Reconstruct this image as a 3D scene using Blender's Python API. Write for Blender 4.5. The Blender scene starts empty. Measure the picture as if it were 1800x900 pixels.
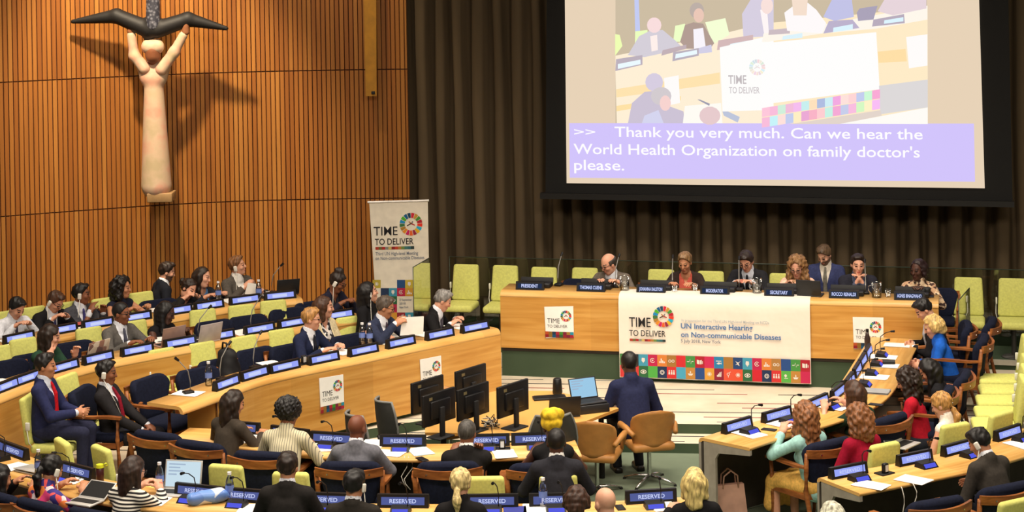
import bpy, bmesh, math, random
import numpy as np
from mathutils import Vector, Matrix
random.seed(7); rng = np.random.default_rng(7)
SC = bpy.context.scene; COL = SC.collection
R = math.radians
# ---------------------------------------------------------------- camera, world, lamps, exposure
CAM_H, FPX, ROLL = 6.0, 3500.0, 0.018          # eye height, focal length in pixels of an 1800 px wide frame
CR, SR = math.cos(ROLL), math.sin(ROLL)
cd = bpy.data.cameras.new('camera'); cam = bpy.data.objects.new('camera', cd); COL.objects.link(cam)
cd.sensor_width = 36.0; cd.lens = FPX/1800*36; cd.shift_y = -600/1800; cd.clip_end = 200
cam.location = (0, 0, CAM_H)
cam.matrix_world = Matrix.Translation((0, 0, CAM_H)) @ Matrix.Rotation(R(90), 4, 'X') @ Matrix.Rotation(-ROLL, 4, 'Z')
SC.camera = cam
SC.view_settings.view_transform = 'Standard'; SC.view_settings.look = 'None'
SC.view_settings.exposure = 0.0; SC.view_settings.gamma = 1.0; SC.view_settings.use_curve_mapping = False
SC.cycles.use_denoising = True; SC.cycles.max_bounces = 6
W = bpy.data.worlds.new('world'); SC.world = W; W.use_nodes = True
W.node_tree.nodes['Background'].inputs[0].default_value = (1.0, .88, .72, 1)
W.node_tree.nodes['Background'].inputs[1].default_value = 0.14
def area(name, loc, target, size, energy, col=(1, .88, .73), spread=180):
    l = bpy.data.lights.new(name, 'AREA'); l.shape = 'RECTANGLE'; l.size, l.size_y = size; l.energy = energy; l.color = col
    l.spread = R(spread)
    o = bpy.data.objects.new(name, l); COL.objects.link(o); o.location = loc
    o.rotation_euler = (Vector(target)-Vector(loc)).to_track_quat('-Z', 'Y').to_euler()
    return o
def spot(name, loc, target, energy, angle, col=(1, .82, .58), blend=.6, rad=.08):
    l = bpy.data.lights.new(name, 'SPOT'); l.energy = energy; l.spot_size = R(angle); l.spot_blend = blend; l.color = col; l.shadow_soft_size = rad
    o = bpy.data.objects.new(name, l); COL.objects.link(o); o.location = loc
    o.rotation_euler = (Vector(target)-Vector(loc)).to_track_quat('-Z', 'Y').to_euler()
    return o
for i, (x, y) in enumerate([(-4.2, 17.5), (0, 17), (4.2, 17.5), (-4.6, 21.2), (0.2, 21), (4.6, 20.8)]):
    area('ceiling_lamp', (x, y, 8.4), (x, y+.6, 0), (2.2, 1.4), 138, spread=110)
area('front_fill_light', (-2.5, 9.5, 9.5), (-1, 22, 1), (5, 2), 165, spread=100)  # frontal fill added to brighten the faces, not a fitting of the room
area('front_fill_light', (4, 9.5, 9.5), (2, 22, 1), (5, 2), 165, spread=100)  # second added fill, for the right half
area('podium_lamp', (1.8, 20.5, 8.4), (2.4, 24.6, 1), (4.5, .8), 45, spread=70)
spot('statue_lamp', (-4.93, 23.7, 8.5), (-5.0, 27.2, 3.7), 3000, 46, rad=.16)
spot('wall_lamp', (-6.6, 24.8, 8.2), (-7.0, 27.0, 3.4), 500, 70)
spot('wall_lamp', (-3.2, 25.6, 8.2), (-3.3, 28.0, 2.6), 420, 70)
# ---------------------------------------------------------------- measuring: pixel -> place
def ab(px, py):
    u, v = px-900, py+150
    return u*CR-v*SR, u*SR+v*CR
def atz(px, py, z):
    a, b = ab(px, py); Y = FPX*(CAM_H-z)/b
    return Vector((a*Y/FPX, Y, z))
def aty(px, py, Y):
    a, b = ab(px, py)
    return Vector((a*Y/FPX, Y, CAM_H-b*Y/FPX))
class Plane:
    """A vertical plane through P along direction d (horizontal); hit() measures a pixel on it, at() gives a point."""
    def __init__(s, P, d):
        s.P = Vector(P); s.u = Vector((d[0], d[1], 0)).normalized(); s.v = Vector((0, 0, 1)); s.n = Vector((s.u.y, -s.u.x, 0))
        if s.n.y > 0: s.n = -s.n
    def hit(s, px, py):
        a, b = ab(px, py); D = Vector((a/FPX, 1, -b/FPX)); O = Vector((0, 0, CAM_H))
        t = (s.P-O).dot(s.n)/D.dot(s.n); X = O+D*t-s.P
        return X.dot(s.u), X.dot(s.v)
    def at(s, u, v, off=0.0): return s.P+s.u*u+s.v*v+s.n*off
# ---------------------------------------------------------------- materials
MATS = {}
def lin(c):
    c = c/255.0
    return c/12.92 if c <= .04045 else ((c+.055)/1.055)**2.4
def rgb(c): return (lin(c[0]), lin(c[1]), lin(c[2]), 1)
def newmat(name):
    m = bpy.data.materials.new(name); m.use_nodes = True
    nt = m.node_tree; return m, nt, nt.nodes['Principled BSDF']
def N(nt, t, **kw):
    n = nt.nodes.new(t)
    for k, v in kw.items():
        if k.startswith('i_'):
            n.inputs[int(k[2:]) if k[2:].isdigit() else k[2:].replace('_', ' ')].default_value = v
        else: setattr(n, k, v)
    return n
def ramp(nt, fac, stops, interp='LINEAR'):
    r = nt.nodes.new('ShaderNodeValToRGB'); r.color_ramp.interpolation = interp
    e = r.color_ramp.elements
    while len(e) < len(stops): e.new(.5)
    for k, (p, c) in enumerate(stops): e[k].position = p; e[k].color = rgb(c)
    nt.links.new(fac, r.inputs[0]); return r.outputs[0]
def flat(c, rough=.6, metal=0, spec=.4, var=.06, scale=9):
    """plain material: base colour with a faint procedural mottling"""
    key = ('flat', tuple(c), rough, metal, var, scale)
    if key in MATS: return MATS[key]
    m, nt, b = newmat('mat_%d' % len(MATS))
    if var > 0:
        tc = N(nt, 'ShaderNodeTexCoord'); no = N(nt, 'ShaderNodeTexNoise'); no.inputs['Scale'].default_value = scale
        nt.links.new(tc.outputs['Object'], no.inputs['Vector'])
        lo = tuple(max(0, x*(1-var)) for x in c); hi = tuple(min(255, x*(1+var)) for x in c)
        nt.links.new(ramp(nt, no.outputs[0], [(.3, lo), (.7, hi)]), b.inputs['Base Color'])
    else: b.inputs['Base Color'].default_value = rgb(c)
    b.inputs['Roughness'].default_value = rough; b.inputs['Metallic'].default_value = metal
    b.inputs['Specular IOR Level'].default_value = spec
    MATS[key] = m; return m
def fabric(c, rough=.9, var=.12, scale=40):
    return flat(c, rough, 0, .15, var, scale)
def emit(c, s=1.0):
    key = ('emit', tuple(c), s)
    if key in MATS: return MATS[key]
    m, nt, b = newmat('lit_%d' % len(MATS)); nt.nodes.remove(b)
    e = N(nt, 'ShaderNodeEmission'); e.inputs[0].default_value = rgb(c); e.inputs[1].default_value = s
    nt.links.new(e.outputs[0], nt.nodes['Material Output'].inputs[0]); MATS[key] = m; return m
def glassy(tint=(.9, .95, .92), t=.86, rough=.03):
    key = ('glass', tint, t)
    if key in MATS: return MATS[key]
    m, nt, b = newmat('glass_%d' % len(MATS)); nt.nodes.remove(b)
    tr = N(nt, 'ShaderNodeBsdfTransparent'); tr.inputs[0].default_value = (*tint, 1)
    gl = N(nt, 'ShaderNodeBsdfGlossy'); gl.inputs[1].default_value = rough
    fr = N(nt, 'ShaderNodeFresnel'); fr.inputs[0].default_value = 1.45
    ma = N(nt, 'ShaderNodeMath', operation='MULTIPLY_ADD'); ma.inputs[1].default_value = .8; ma.inputs[2].default_value = 1-t
    nt.links.new(fr.outputs[0], ma.inputs[0])
    mx = N(nt, 'ShaderNodeMixShader'); nt.links.new(ma.outputs[0], mx.inputs[0])
    nt.links.new(tr.outputs[0], mx.inputs[1]); nt.links.new(gl.outputs[0], mx.inputs[2])
    nt.links.new(mx.outputs[0], nt.nodes['Material Output'].inputs[0]); MATS[key] = m; return m
def wood(name, c0, c1, c2, uv=True, stretch=(1.2, 14, 14), rough=.38, joint=0.0):
    """wood grain running along u (or x); joint = panel length between faint vertical joints"""
    key = ('wood', name)
    if key in MATS: return MATS[key]
    m, nt, b = newmat(name)
    tc = N(nt, 'ShaderNodeTexCoord'); mp = N(nt, 'ShaderNodeMapping'); mp.inputs['Scale'].default_value = stretch
    nt.links.new(tc.outputs['UV' if uv else 'Object'], mp.inputs[0])
    n1 = N(nt, 'ShaderNodeTexNoise'); n1.inputs['Scale'].default_value = 1.0; n1.inputs['Detail'].default_value = 6; n1.inputs['Distortion'].default_value = .6
    nt.links.new(mp.outputs[0], n1.inputs['Vector'])
    col = ramp(nt, n1.outputs[0], [(.3, c0), (.52, c1), (.75, c2)])
    if joint:
        sx = N(nt, 'ShaderNodeSeparateXYZ'); nt.links.new(tc.outputs['UV'], sx.inputs[0])
        d = N(nt, 'ShaderNodeMath', operation='DIVIDE'); d.inputs[1].default_value = joint; nt.links.new(sx.outputs[0], d.inputs[0])
        fl = N(nt, 'ShaderNodeMath', operation='FLOOR'); nt.links.new(d.outputs[0], fl.inputs[0])
        wn = N(nt, 'ShaderNodeTexWhiteNoise', noise_dimensions='1D'); nt.links.new(fl.outputs[0], wn.inputs['W'])
        mr = N(nt, 'ShaderNodeMapRange'); mr.inputs['To Min'].default_value = .9; mr.inputs['To Max'].default_value = 1.05
        nt.links.new(wn.outputs[0], mr.inputs[0])
        hs = N(nt, 'ShaderNodeHueSaturation'); nt.links.new(mr.outputs[0], hs.inputs['Value']); nt.links.new(col, hs.inputs['Color']); col = hs.outputs[0]
    nt.links.new(col, b.inputs['Base Color']); b.inputs['Roughness'].default_value = rough; b.inputs['Specular IOR Level'].default_value = .35
    MATS[key] = m; return m
def stripes(name, ca, cb, scale, axis='Z', duty=.5, rough=.85):
    m, nt, b = newmat(name)
    tc = N(nt, 'ShaderNodeTexCoord'); sx = N(nt, 'ShaderNodeSeparateXYZ'); nt.links.new(tc.outputs['Object'], sx.inputs[0])
    mu = N(nt, 'ShaderNodeMath', operation='MULTIPLY'); mu.inputs[1].default_value = scale; nt.links.new(sx.outputs[axis], mu.inputs[0])
    fr = N(nt, 'ShaderNodeMath', operation='FRACT'); nt.links.new(mu.outputs[0], fr.inputs[0])
    nt.links.new(ramp(nt, fr.outputs[0], [(0, ca), (duty, cb)], 'CONSTANT'), b.inputs['Base Color']); b.inputs['Roughness'].default_value = rough
    return m
def blotch(name, cols, scale, rough=.85):
    m, nt, b = newmat(name)
    tc = N(nt, 'ShaderNodeTexCoord'); v = N(nt, 'ShaderNodeTexVoronoi'); v.inputs['Scale'].default_value = scale
    nt.links.new(tc.outputs['Object'], v.inputs['Vector'])
    sx = N(nt, 'ShaderNodeSeparateColor'); nt.links.new(v.outputs['Color'], sx.inputs[0])
    n = len(cols)
    nt.links.new(ramp(nt, sx.outputs[0], [(k/n, c) for k, c in enumerate(cols)], 'CONSTANT'), b.inputs['Base Color']); b.inputs['Roughness'].default_value = rough
    return m
# ---------------------------------------------------------------- mesh builder
class MB:
    def __init__(s): s.V = []; s.F = []; s.M = []; s.S = []; s.UV = []
    def add(s, verts, faces, mat, T=None, smooth=False, uvs=None):
        o = len(s.V)
        if T is not None: verts = [T @ Vector(v) for v in verts]
        s.V += [tuple(v) for v in verts]
        for k, f in enumerate(faces):
            s.F.append(tuple(i+o for i in f)); s.M.append(mat); s.S.append(smooth)
            s.UV.append(uvs[k] if uvs else None)
        return s
    def box(s, c, size, mat, rot=None, bevel=0.0, seg=2, smooth=None):
        T = Matrix.Translation(c)
        if rot is not None: T = T @ (rot if isinstance(rot, Matrix) else Matrix.Rotation(rot, 4, 'Z'))
        v, f = rbox(tuple(round(x, 5) for x in size), bevel, seg)
        return s.add(v, f, mat, T, bevel > 0 if smooth is None else smooth)
    def cyl(s, p0, p1, r0, r1, mat, seg=14, caps=True, smooth=True):
        p0, p1 = Vector(p0), Vector(p1); q = (p1-p0).to_track_quat('Z', 'Y').to_matrix()
        V = []; F = []
        for p, r in ((p0, r0), (p1, r1)):
            for k in range(seg):
                a = 2*math.pi*k/seg; V.append(p+q @ Vector((r*math.cos(a), r*math.sin(a), 0)))
        F = [(k, (k+1) % seg, seg+(k+1) % seg, seg+k) for k in range(seg)]
        s.add(V, F, mat, None, smooth)
        if caps: s.add(V, [tuple(range(seg-1, -1, -1)), tuple(range(seg, 2*seg))], mat, None, False)
        return s
    def tube(s, pts, r, mat, seg=8, smooth=True):
        pts = [Vector(p) for p in pts]; n = len(pts); V = []; up = Vector((0, 0, 1))
        rr = r if isinstance(r, (list, tuple)) else [r]*n
        for k, p in enumerate(pts):
            d = (pts[min(k+1, n-1)]-pts[max(k-1, 0)]).normalized()
            a = d.cross(up)
            if a.length < .05: a = d.cross(Vector((1, 0, 0)))
            a.normalize(); b = a.cross(d).normalized()
            for j in range(seg):
                t = 2*math.pi*j/seg; V.append(p+(a*math.cos(t)+b*math.sin(t))*rr[k])
        F = [(k*seg+j, k*seg+(j+1) % seg, (k+1)*seg+(j+1) % seg, (k+1)*seg+j) for k in range(n-1) for j in range(seg)]
        F += [tuple(range(seg-1, -1, -1)), tuple(range((n-1)*seg, n*seg))]
        return s.add(V, F, mat, None, smooth)
    def lathe(s, prof, mat, seg=20, T=None, smooth=True):
        V = []; n = len(prof)
        for r, z in prof:
            for k in range(seg):
                a = 2*math.pi*k/seg; V.append((r*math.cos(a), r*math.sin(a), z))
        F = [(j*seg+k, j*seg+(k+1) % seg, (j+1)*seg+(k+1) % seg, (j+1)*seg+k) for j in range(n-1) for k in range(seg)]
        return s.add(V, F, mat, T, smooth)
    def prism(s, poly, z0, z1, mat, T=None, matside=None):
        n = len(poly)
        a2 = sum(poly[i][0]*poly[(i+1) % n][1]-poly[(i+1) % n][0]*poly[i][1] for i in range(n))
        if a2 < 0: poly = poly[::-1]
        V = [(p[0], p[1], z0) for p in poly]+[(p[0], p[1], z1) for p in poly]
        s.add(V, [tuple(range(n-1, -1, -1)), tuple(range(n, 2*n))], mat, T)
        return s.add(V, [(k, (k+1) % n, n+(k+1) % n, n+k) for k in range(n)], matside or mat, T)
    def poly(s, pts, mat): return s.add(pts, [tuple(range(len(pts)))], mat)
    def build(s, name, parent=None, loc=None):
        me = bpy.data.meshes.new(name); me.from_pydata(s.V, [], s.F)
        mats = []
        for m in s.M:
            if m not in mats: mats.append(m)
        for m in mats: me.materials.append(m)
        ix = {m: k for k, m in enumerate(mats)}
        me.polygons.foreach_set('material_index', [ix[m] for m in s.M])
        me.polygons.foreach_set('use_smooth', s.S)
        if any(u is not None for u in s.UV):
            ul = me.uv_layers.new(name='UVMap'); fl = []
            for f, u in zip(s.F, s.UV):
                for k in range(len(f)): fl += list(u[k]) if u else [0, 0]
            ul.data.foreach_set('uv', fl)
        me.update()
        o = bpy.data.objects.new(name, me); COL.objects.link(o)
        if parent is not None: o.parent = parent
        if loc is not None: o.location = loc
        return o
_rb = {}
def rbox(size, bevel, seg):
    key = (size, bevel, seg)
    if key not in _rb:
        bm = bmesh.new(); bmesh.ops.create_cube(bm, size=1.0)
        bmesh.ops.scale(bm, vec=size, verts=bm.verts)
        if bevel > 0:
            bmesh.ops.bevel(bm, geom=bm.edges[:], offset=min(bevel, min(size)*.49), segments=seg, profile=.5, affect='EDGES')
        bm.verts.index_update()
        _rb[key] = ([v.co.copy() for v in bm.verts], [tuple(v.index for v in f.verts) for f in bm.faces]); bm.free()
    return _rb[key]
_tx = {}
def text_geo(txt, bold=.0):
    key = (txt, bold)
    if key not in _tx:
        cu = bpy.data.curves.new('t', 'FONT'); cu.body = txt; cu.size = 1; cu.offset = bold; cu.resolution_u = 3
        o = bpy.data.objects.new('t', cu); COL.objects.link(o)
        bpy.context.view_layer.update()
        me = bpy.data.meshes.new_from_object(o.evaluated_get(bpy.context.evaluated_depsgraph_get()))
        V = [v.co.copy() for v in me.vertices]; F = [tuple(p.vertices) for p in me.polygons]
        bpy.data.objects.remove(o); bpy.data.curves.remove(cu); bpy.data.meshes.remove(me)
        xs = [v.x for v in V]; _tx[key] = (V, F, min(xs), max(xs))
    return _tx[key]
CAP = .70
def text_on(mb, txt, P, u, v, n, width, cap, mat, bold=.01, off=.003, align=0.0):
    """lettering of given total width and cap height, baseline start at P, along u, up v, lifted off along n"""
    V, F, x0, x1 = text_geo(txt, bold); sx = width/(x1-x0); sy = cap/CAP
    pts = [P+u*((p.x-x0)*sx-align*width)+v*(p.y*sy)+n*off for p in V]
    mb.add(pts, F, mat)
def tag(o, label, cat, group=None, kind=None):
    if label: o['label'] = label
    if cat: o['category'] = cat
    if group: o['group'] = group
    if kind: o['kind'] = kind
    return o
def struct(o): o['kind'] = 'structure'; return o
def empty(name, loc=(0, 0, 0), rz=0, label=None, cat=None, group=None):
    o = bpy.data.objects.new(name, None); COL.objects.link(o); o.location = loc; o.rotation_euler = (0, 0, rz)
    o.empty_display_size = .1
    return tag(o, label, cat, group)
_kids = {}
def copy_tree(src, loc, rz, label, group=None, parent=None, scale=None):
    c = src.copy(); COL.objects.link(c)
    if parent is None:
        c.location = loc; c.rotation_euler = (0, 0, rz); tag(c, label, None, group)
        if scale: c.scale = (scale,)*3
    else: c.parent = parent
    for ch in _kids.setdefault(src.name, list(src.children)): copy_tree(ch, None, None, None, None, c)
    return c
class Kind:
    """first use moves the built thing itself, later uses copy it with its parts"""
    def __init__(s, build): s.b = build; s.o = None
    def put(s, loc, rz, label, group=None, scale=None):
        if s.o is None:
            s.o = s.b(); o = s.o; o.location = loc; o.rotation_euler = (0, 0, rz)
            if scale: o.scale = (scale,)*3
            return tag(o, label, None, group)
        return copy_tree(s.o, loc, rz, label, group, None, scale or 1.0)
ORD = ['leftmost', 'second', 'third', 'fourth', 'fifth', 'sixth', 'seventh', 'eighth', 'ninth', 'tenth', 'eleventh', 'twelfth']
def nth(k): return 'leftmost' if k == 0 else ORD[k]+' from the left'
# ---------------------------------------------------------------- smooth solid modelling on a grid
class Solid:
    def __init__(s, lo, hi, h):
        s.h = h; s.lo = np.array(lo, float)
        n = np.ceil((np.array(hi)-s.lo)/h).astype(int)+1
        s.ax = [s.lo[i]+h*np.arange(n[i]) for i in range(3)]
        s.F = np.full(tuple(n), .25, np.float32)
    def box(s, lo, hi):
        sl = []
        for i in range(3):
            a = max(0, int(math.floor((lo[i]-s.lo[i])/s.h))); b = min(len(s.ax[i]), int(math.ceil((hi[i]-s.lo[i])/s.h))+1)
            if b <= a: return None, None
            sl.append(slice(a, b))
        g = np.meshgrid(*[s.ax[i][sl[i]] for i in range(3)], indexing='ij')
        return tuple(sl), np.stack(g, -1).astype(np.float32)
    def comb(s, sl, d, k, op):
        f = s.F[sl]; d = d.astype(np.float32)
        if op == 'sub':
            d = -d
            if k > 0:
                q = np.maximum(k-np.abs(f-d), 0)/k; s.F[sl] = np.maximum(f, d)+q*q*k*.25
            else: s.F[sl] = np.maximum(f, d)
        elif k > 0:
            q = np.maximum(k-np.abs(f-d), 0)/k; s.F[sl] = np.minimum(f, d)-q*q*k*.25
        else: s.F[sl] = np.minimum(f, d)
    def cone(s, a, b, ra, rb, k=.02, sx=1.0, T=None, op='add'):
        """tapered capsule a->b; sx widens it along the local x of T"""
        a = np.array(a, float); b = np.array(b, float); m = max(ra, rb)*max(sx, 1)+k+2*s.h
        if T is not None: A, B = np.array(T @ Vector(a)), np.array(T @ Vector(b))
        else: A, B = a, b
        sl, P = s.box(np.minimum(A, B)-m, np.maximum(A, B)+m)
        if sl is None: return
        if T is not None:
            Ti = np.array(T.inverted()); P = P @ Ti[:3, :3].T+Ti[:3, 3]
        P = P-a; d = b-a
        if sx != 1: P = P*np.array([1/sx, 1, 1]); d = d*np.array([1/sx, 1, 1])
        t = np.clip((P @ d)/max(d @ d, 1e-9), 0, 1)
        dist = np.linalg.norm(P-t[..., None]*d, axis=-1)-(ra+t*(rb-ra))
        s.comb(sl, dist, k, op)
    def ell(s, c, r, k=.02, T=None, op='add', amp=0, fr=None):
        c = np.array(c, float); r = np.array(r, float); m = r.max()+k+2*s.h+amp
        C = np.array(T @ Vector(c)) if T is not None else c
        sl, P = s.box(C-m, C+m)
        if sl is None: return
        if T is not None:
            Ti = np.array(T.inverted()); P = P @ Ti[:3, :3].T+Ti[:3, 3]
        q = P-c; k0 = np.linalg.norm(q/r, axis=-1); k1 = np.linalg.norm(q/(r*r), axis=-1)+1e-6
        d = k0*(k0-1)/k1
        s.comb(sl, d, k, op)
    def cut(s, fn):
        """keep where fn(P) < 0"""
        g = np.stack(np.meshgrid(*s.ax, indexing='ij'), -1).astype(np.float32)
        s.F = np.maximum(s.F, fn(g).astype(np.float32))
    def ripple(s, amp, freq, seed=0):
        r = np.random.default_rng(seed); g = np.stack(np.meshgrid(*s.ax, indexing='ij'), -1).astype(np.float32)
        w = np.zeros(s.F.shape, np.float32)
        for _ in range(10):
            d = r.normal(size=3); d *= freq*r.uniform(.45, 1.5)/np.linalg.norm(d)
            w += np.sin(g @ d.astype(np.float32)+r.uniform(0, 6))
        s.F += w*amp/2.8
    def mesh(s):
        F = s.F; F[0] = F[-1] = .25; F[:, 0] = F[:, -1] = .25; F[:, :, 0] = F[:, :, -1] = .25
        S = F < 0; n = np.array(F.shape)
        cnt = np.zeros(tuple(n-1), np.int8)
        off = [(i, j, k) for i in (0, 1) for j in (0, 1) for k in (0, 1)]
        for i, j, k in off: cnt += S[i:n[0]-1+i, j:n[1]-1+j, k:n[2]-1+k]
        act = np.argwhere((cnt > 0) & (cnt < 8))
        if len(act) == 0: return np.zeros((0, 3)), np.zeros((0, 4), int)
        ids = np.full(tuple(n-1), -1, np.int32); ids[tuple(act.T)] = np.arange(len(act))
        acc = np.zeros((len(act), 3)); num = np.zeros(len(act))
        for o in off:
            for ax in range(3):
                if o[ax]: continue
                p = list(o); p[ax] = 1
                f0 = F[tuple((act+np.array(o)).T)]; f1 = F[tuple((act+np.array(p)).T)]
                x = (f0 < 0) != (f1 < 0); t = np.where(x, f0/np.where(x, f0-f1, 1), 0)
                pt = np.array(o, float)+0*acc; pt[:, ax] += t
                acc += np.where(x[:, None], pt, 0); num += x
        V = (act+acc/num[:, None])*s.h+s.lo
        Q = []
        for ax in range(3):
            b, c = (ax+1) % 3, (ax+2) % 3
            s0 = [slice(None)]*3; s1 = [slice(None)]*3; s0[ax] = slice(0, -1); s1[ax] = slice(1, None)
            d = S[tuple(s0)] != S[tuple(s1)]; e = np.argwhere(d)
            ok = (e[:, b] > 0) & (e[:, c] > 0) & (e[:, b] < n[b]-1) & (e[:, c] < n[c]-1); e = e[ok]
            def cell(db, dc):
                q = e.copy(); q[:, b] += db; q[:, c] += dc; return ids[tuple(q.T)]
            quad = np.stack([cell(-1, -1), cell(0, -1), cell(0, 0), cell(-1, 0)], 1)
            ins = S[tuple(e.T)]; quad[~ins] = quad[~ins][:, ::-1]; Q.append(quad)
        return V, np.concatenate(Q)
def np_mesh(name, V, Q, mats, midx=None, parent=None, smooth=True):
    me = bpy.data.meshes.new(name)
    me.vertices.add(len(V)); me.vertices.foreach_set('co', np.asarray(V, np.float32).ravel())
    me.loops.add(len(Q)*4); me.loops.foreach_set('vertex_index', np.asarray(Q, np.int32).ravel())
    me.polygons.add(len(Q)); me.polygons.foreach_set('loop_start', np.arange(0, len(Q)*4, 4, dtype=np.int32))
    for m in mats: me.materials.append(m)
    if midx is not None: me.polygons.foreach_set('material_index', np.asarray(midx, np.int32))
    me.polygons.foreach_set('use_smooth', np.full(len(Q), smooth)); me.update(calc_edges=True); me.validate()
    o = bpy.data.objects.new(name, me); COL.objects.link(o)
    if parent is not None: o.parent = parent
    return o
# ================================================================ THE ROOM
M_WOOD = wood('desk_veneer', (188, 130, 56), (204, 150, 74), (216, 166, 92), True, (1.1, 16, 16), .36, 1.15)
M_WOOD_LIT = wood('desk_veneer_lit', (204, 150, 76), (222, 172, 98), (232, 188, 120), True, (1.1, 14, 14), .34, 1.15)  # same plywood as the fronts; light on the tops put into a paler colour
M_CHAIRWOOD = wood('chair_wood', (112, 62, 28), (146, 86, 42), (170, 108, 58), False, (5, 5, 24), .4)
M_NAVY = fabric((24, 28, 46), .92, .12)
M_LIME = fabric((206, 206, 116), .9, .04)
M_BLACK = flat((16, 15, 16), .45)
M_BLACKM = flat((24, 23, 24), .65)
M_CHROME = flat((190, 190, 188), .25, 1)
M_WHITE = flat((236, 232, 224), .6, var=.02)
M_PAPER = flat((240, 238, 232), .8, var=.015)
M_GREYDESK = flat((150, 142, 128), .6)
M_DARKPANEL = flat((62, 54, 46), .7)
# green carpet of the risers and the main floor
def carpet_mat(name, a, b_):
    m, nt, b = newmat(name); tc = N(nt, 'ShaderNodeTexCoord')
    n1 = N(nt, 'ShaderNodeTexNoise'); n1.inputs['Scale'].default_value = 1.3; n1.inputs['Detail'].default_value = 8
    nt.links.new(tc.outputs['Object'], n1.inputs['Vector'])
    nt.links.new(ramp(nt, n1.outputs[0], [(.3, a), (.7, b_)]), b.inputs['Base Color']); b.inputs['Roughness'].default_value = .95
    b.inputs['Specular IOR Level'].default_value = .1; return m
M_GREEN = carpet_mat('green_carpet', (58, 72, 54), (72, 86, 66))
M_FLOOR = carpet_mat('grey_green_carpet', (98, 110, 92), (118, 129, 109))
def stage_mat():
    """cream floor with scattered thin dark and red lines along x"""
    m, nt, b = newmat('stage_floor'); tc = N(nt, 'ShaderNodeTexCoord'); sx = N(nt, 'ShaderNodeSeparateXYZ')
    mp = N(nt, 'ShaderNodeMapping'); mp.inputs['Rotation'].default_value = (0, 0, .12); nt.links.new(tc.outputs['Object'], mp.inputs[0])
    nt.links.new(mp.outputs[0], sx.inputs[0])
    def mth(op, a, bv=None, c=None):
        n = N(nt, 'ShaderNodeMath', operation=op)
        for k, x in enumerate((a, bv, c)):
            if x is None: continue
            if isinstance(x, (int, float)): n.inputs[k].default_value = x
            else: nt.links.new(x, n.inputs[k])
        return n.outputs[0]
    yy = mth('MULTIPLY', sx.outputs[1], 4.6); row = mth('FLOOR', yy); fy = mth('FRACT', yy)
    wn = N(nt, 'ShaderNodeTexWhiteNoise', noise_dimensions='1D'); nt.links.new(row, wn.inputs['W'])
    xx = mth('ADD', mth('MULTIPLY', sx.outputs[0], .55), mth('MULTIPLY', wn.outputs[0], 17.0)); cx = mth('FLOOR', xx); fx = mth('FRACT', xx)
    cv = N(nt, 'ShaderNodeCombineXYZ'); nt.links.new(row, cv.inputs[0]); nt.links.new(cx, cv.inputs[1])
    w2 = N(nt, 'ShaderNodeTexWhiteNoise', noise_dimensions='2D'); nt.links.new(cv.outputs[0], w2.inputs['Vector'])
    on = mth('MULTIPLY', mth('LESS_THAN', fy, .15), mth('MULTIPLY', mth('GREATER_THAN', w2.outputs[0], .42), mth('LESS_THAN', fx, .8)))
    lc = ramp(nt, w2.outputs[0], [(0, (44, 46, 48)), (.6, (140, 40, 40)), (.76, (120, 116, 110)), (.86, (34, 38, 42))], 'CONSTANT')
    n1 = N(nt, 'ShaderNodeTexNoise'); n1.inputs['Scale'].default_value = 2.5; nt.links.new(tc.outputs['Object'], n1.inputs['Vector'])
    base = ramp(nt, n1.outputs[0], [(.3, (206, 192, 168)), (.7, (222, 210, 188))])
    mx = N(nt, 'ShaderNodeMix', data_type='RGBA'); nt.links.new(on, mx.inputs[0]); nt.links.new(base, mx.inputs[6]); nt.links.new(lc, mx.inputs[7])
    nt.links.new(mx.outputs[2], b.inputs['Base Color']); b.inputs['Roughness'].default_value = .6; return m
M_STAGE = stage_mat()
ZS, ZB, ZC, ZP, ZR = .22, .30, .36, .53, .33     # levels: stage, second tier, third tier, podium, rear floor
def slab(name, poly, z0, z1, top, side):
    mb = MB(); mb.prism(poly, z0, z1, top, None, side); return struct(mb.build(name))
slab('floor', [(-11, 8), (11, 8), (11, 32), (-11, 32)], -.2, 0, M_FLOOR, M_FLOOR)
PE = [(-10, 19.0), (-4.6, 19.35), (-3.75, 20.3), (-2.3, 22.15), (-1.1, 22.85), (2.2, 22.42), (4.0, 22.0), (10, 21.2)]
slab('floor_step', [(x, y-.42) for x, y in PE]+[(10, 31), (-10, 31)], -.02, .11, M_STAGE, M_GREEN)
slab('floor_stage', PE+[(10, 30.9), (-10, 30.9)], .10, ZS, M_STAGE, M_GREEN)
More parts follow.
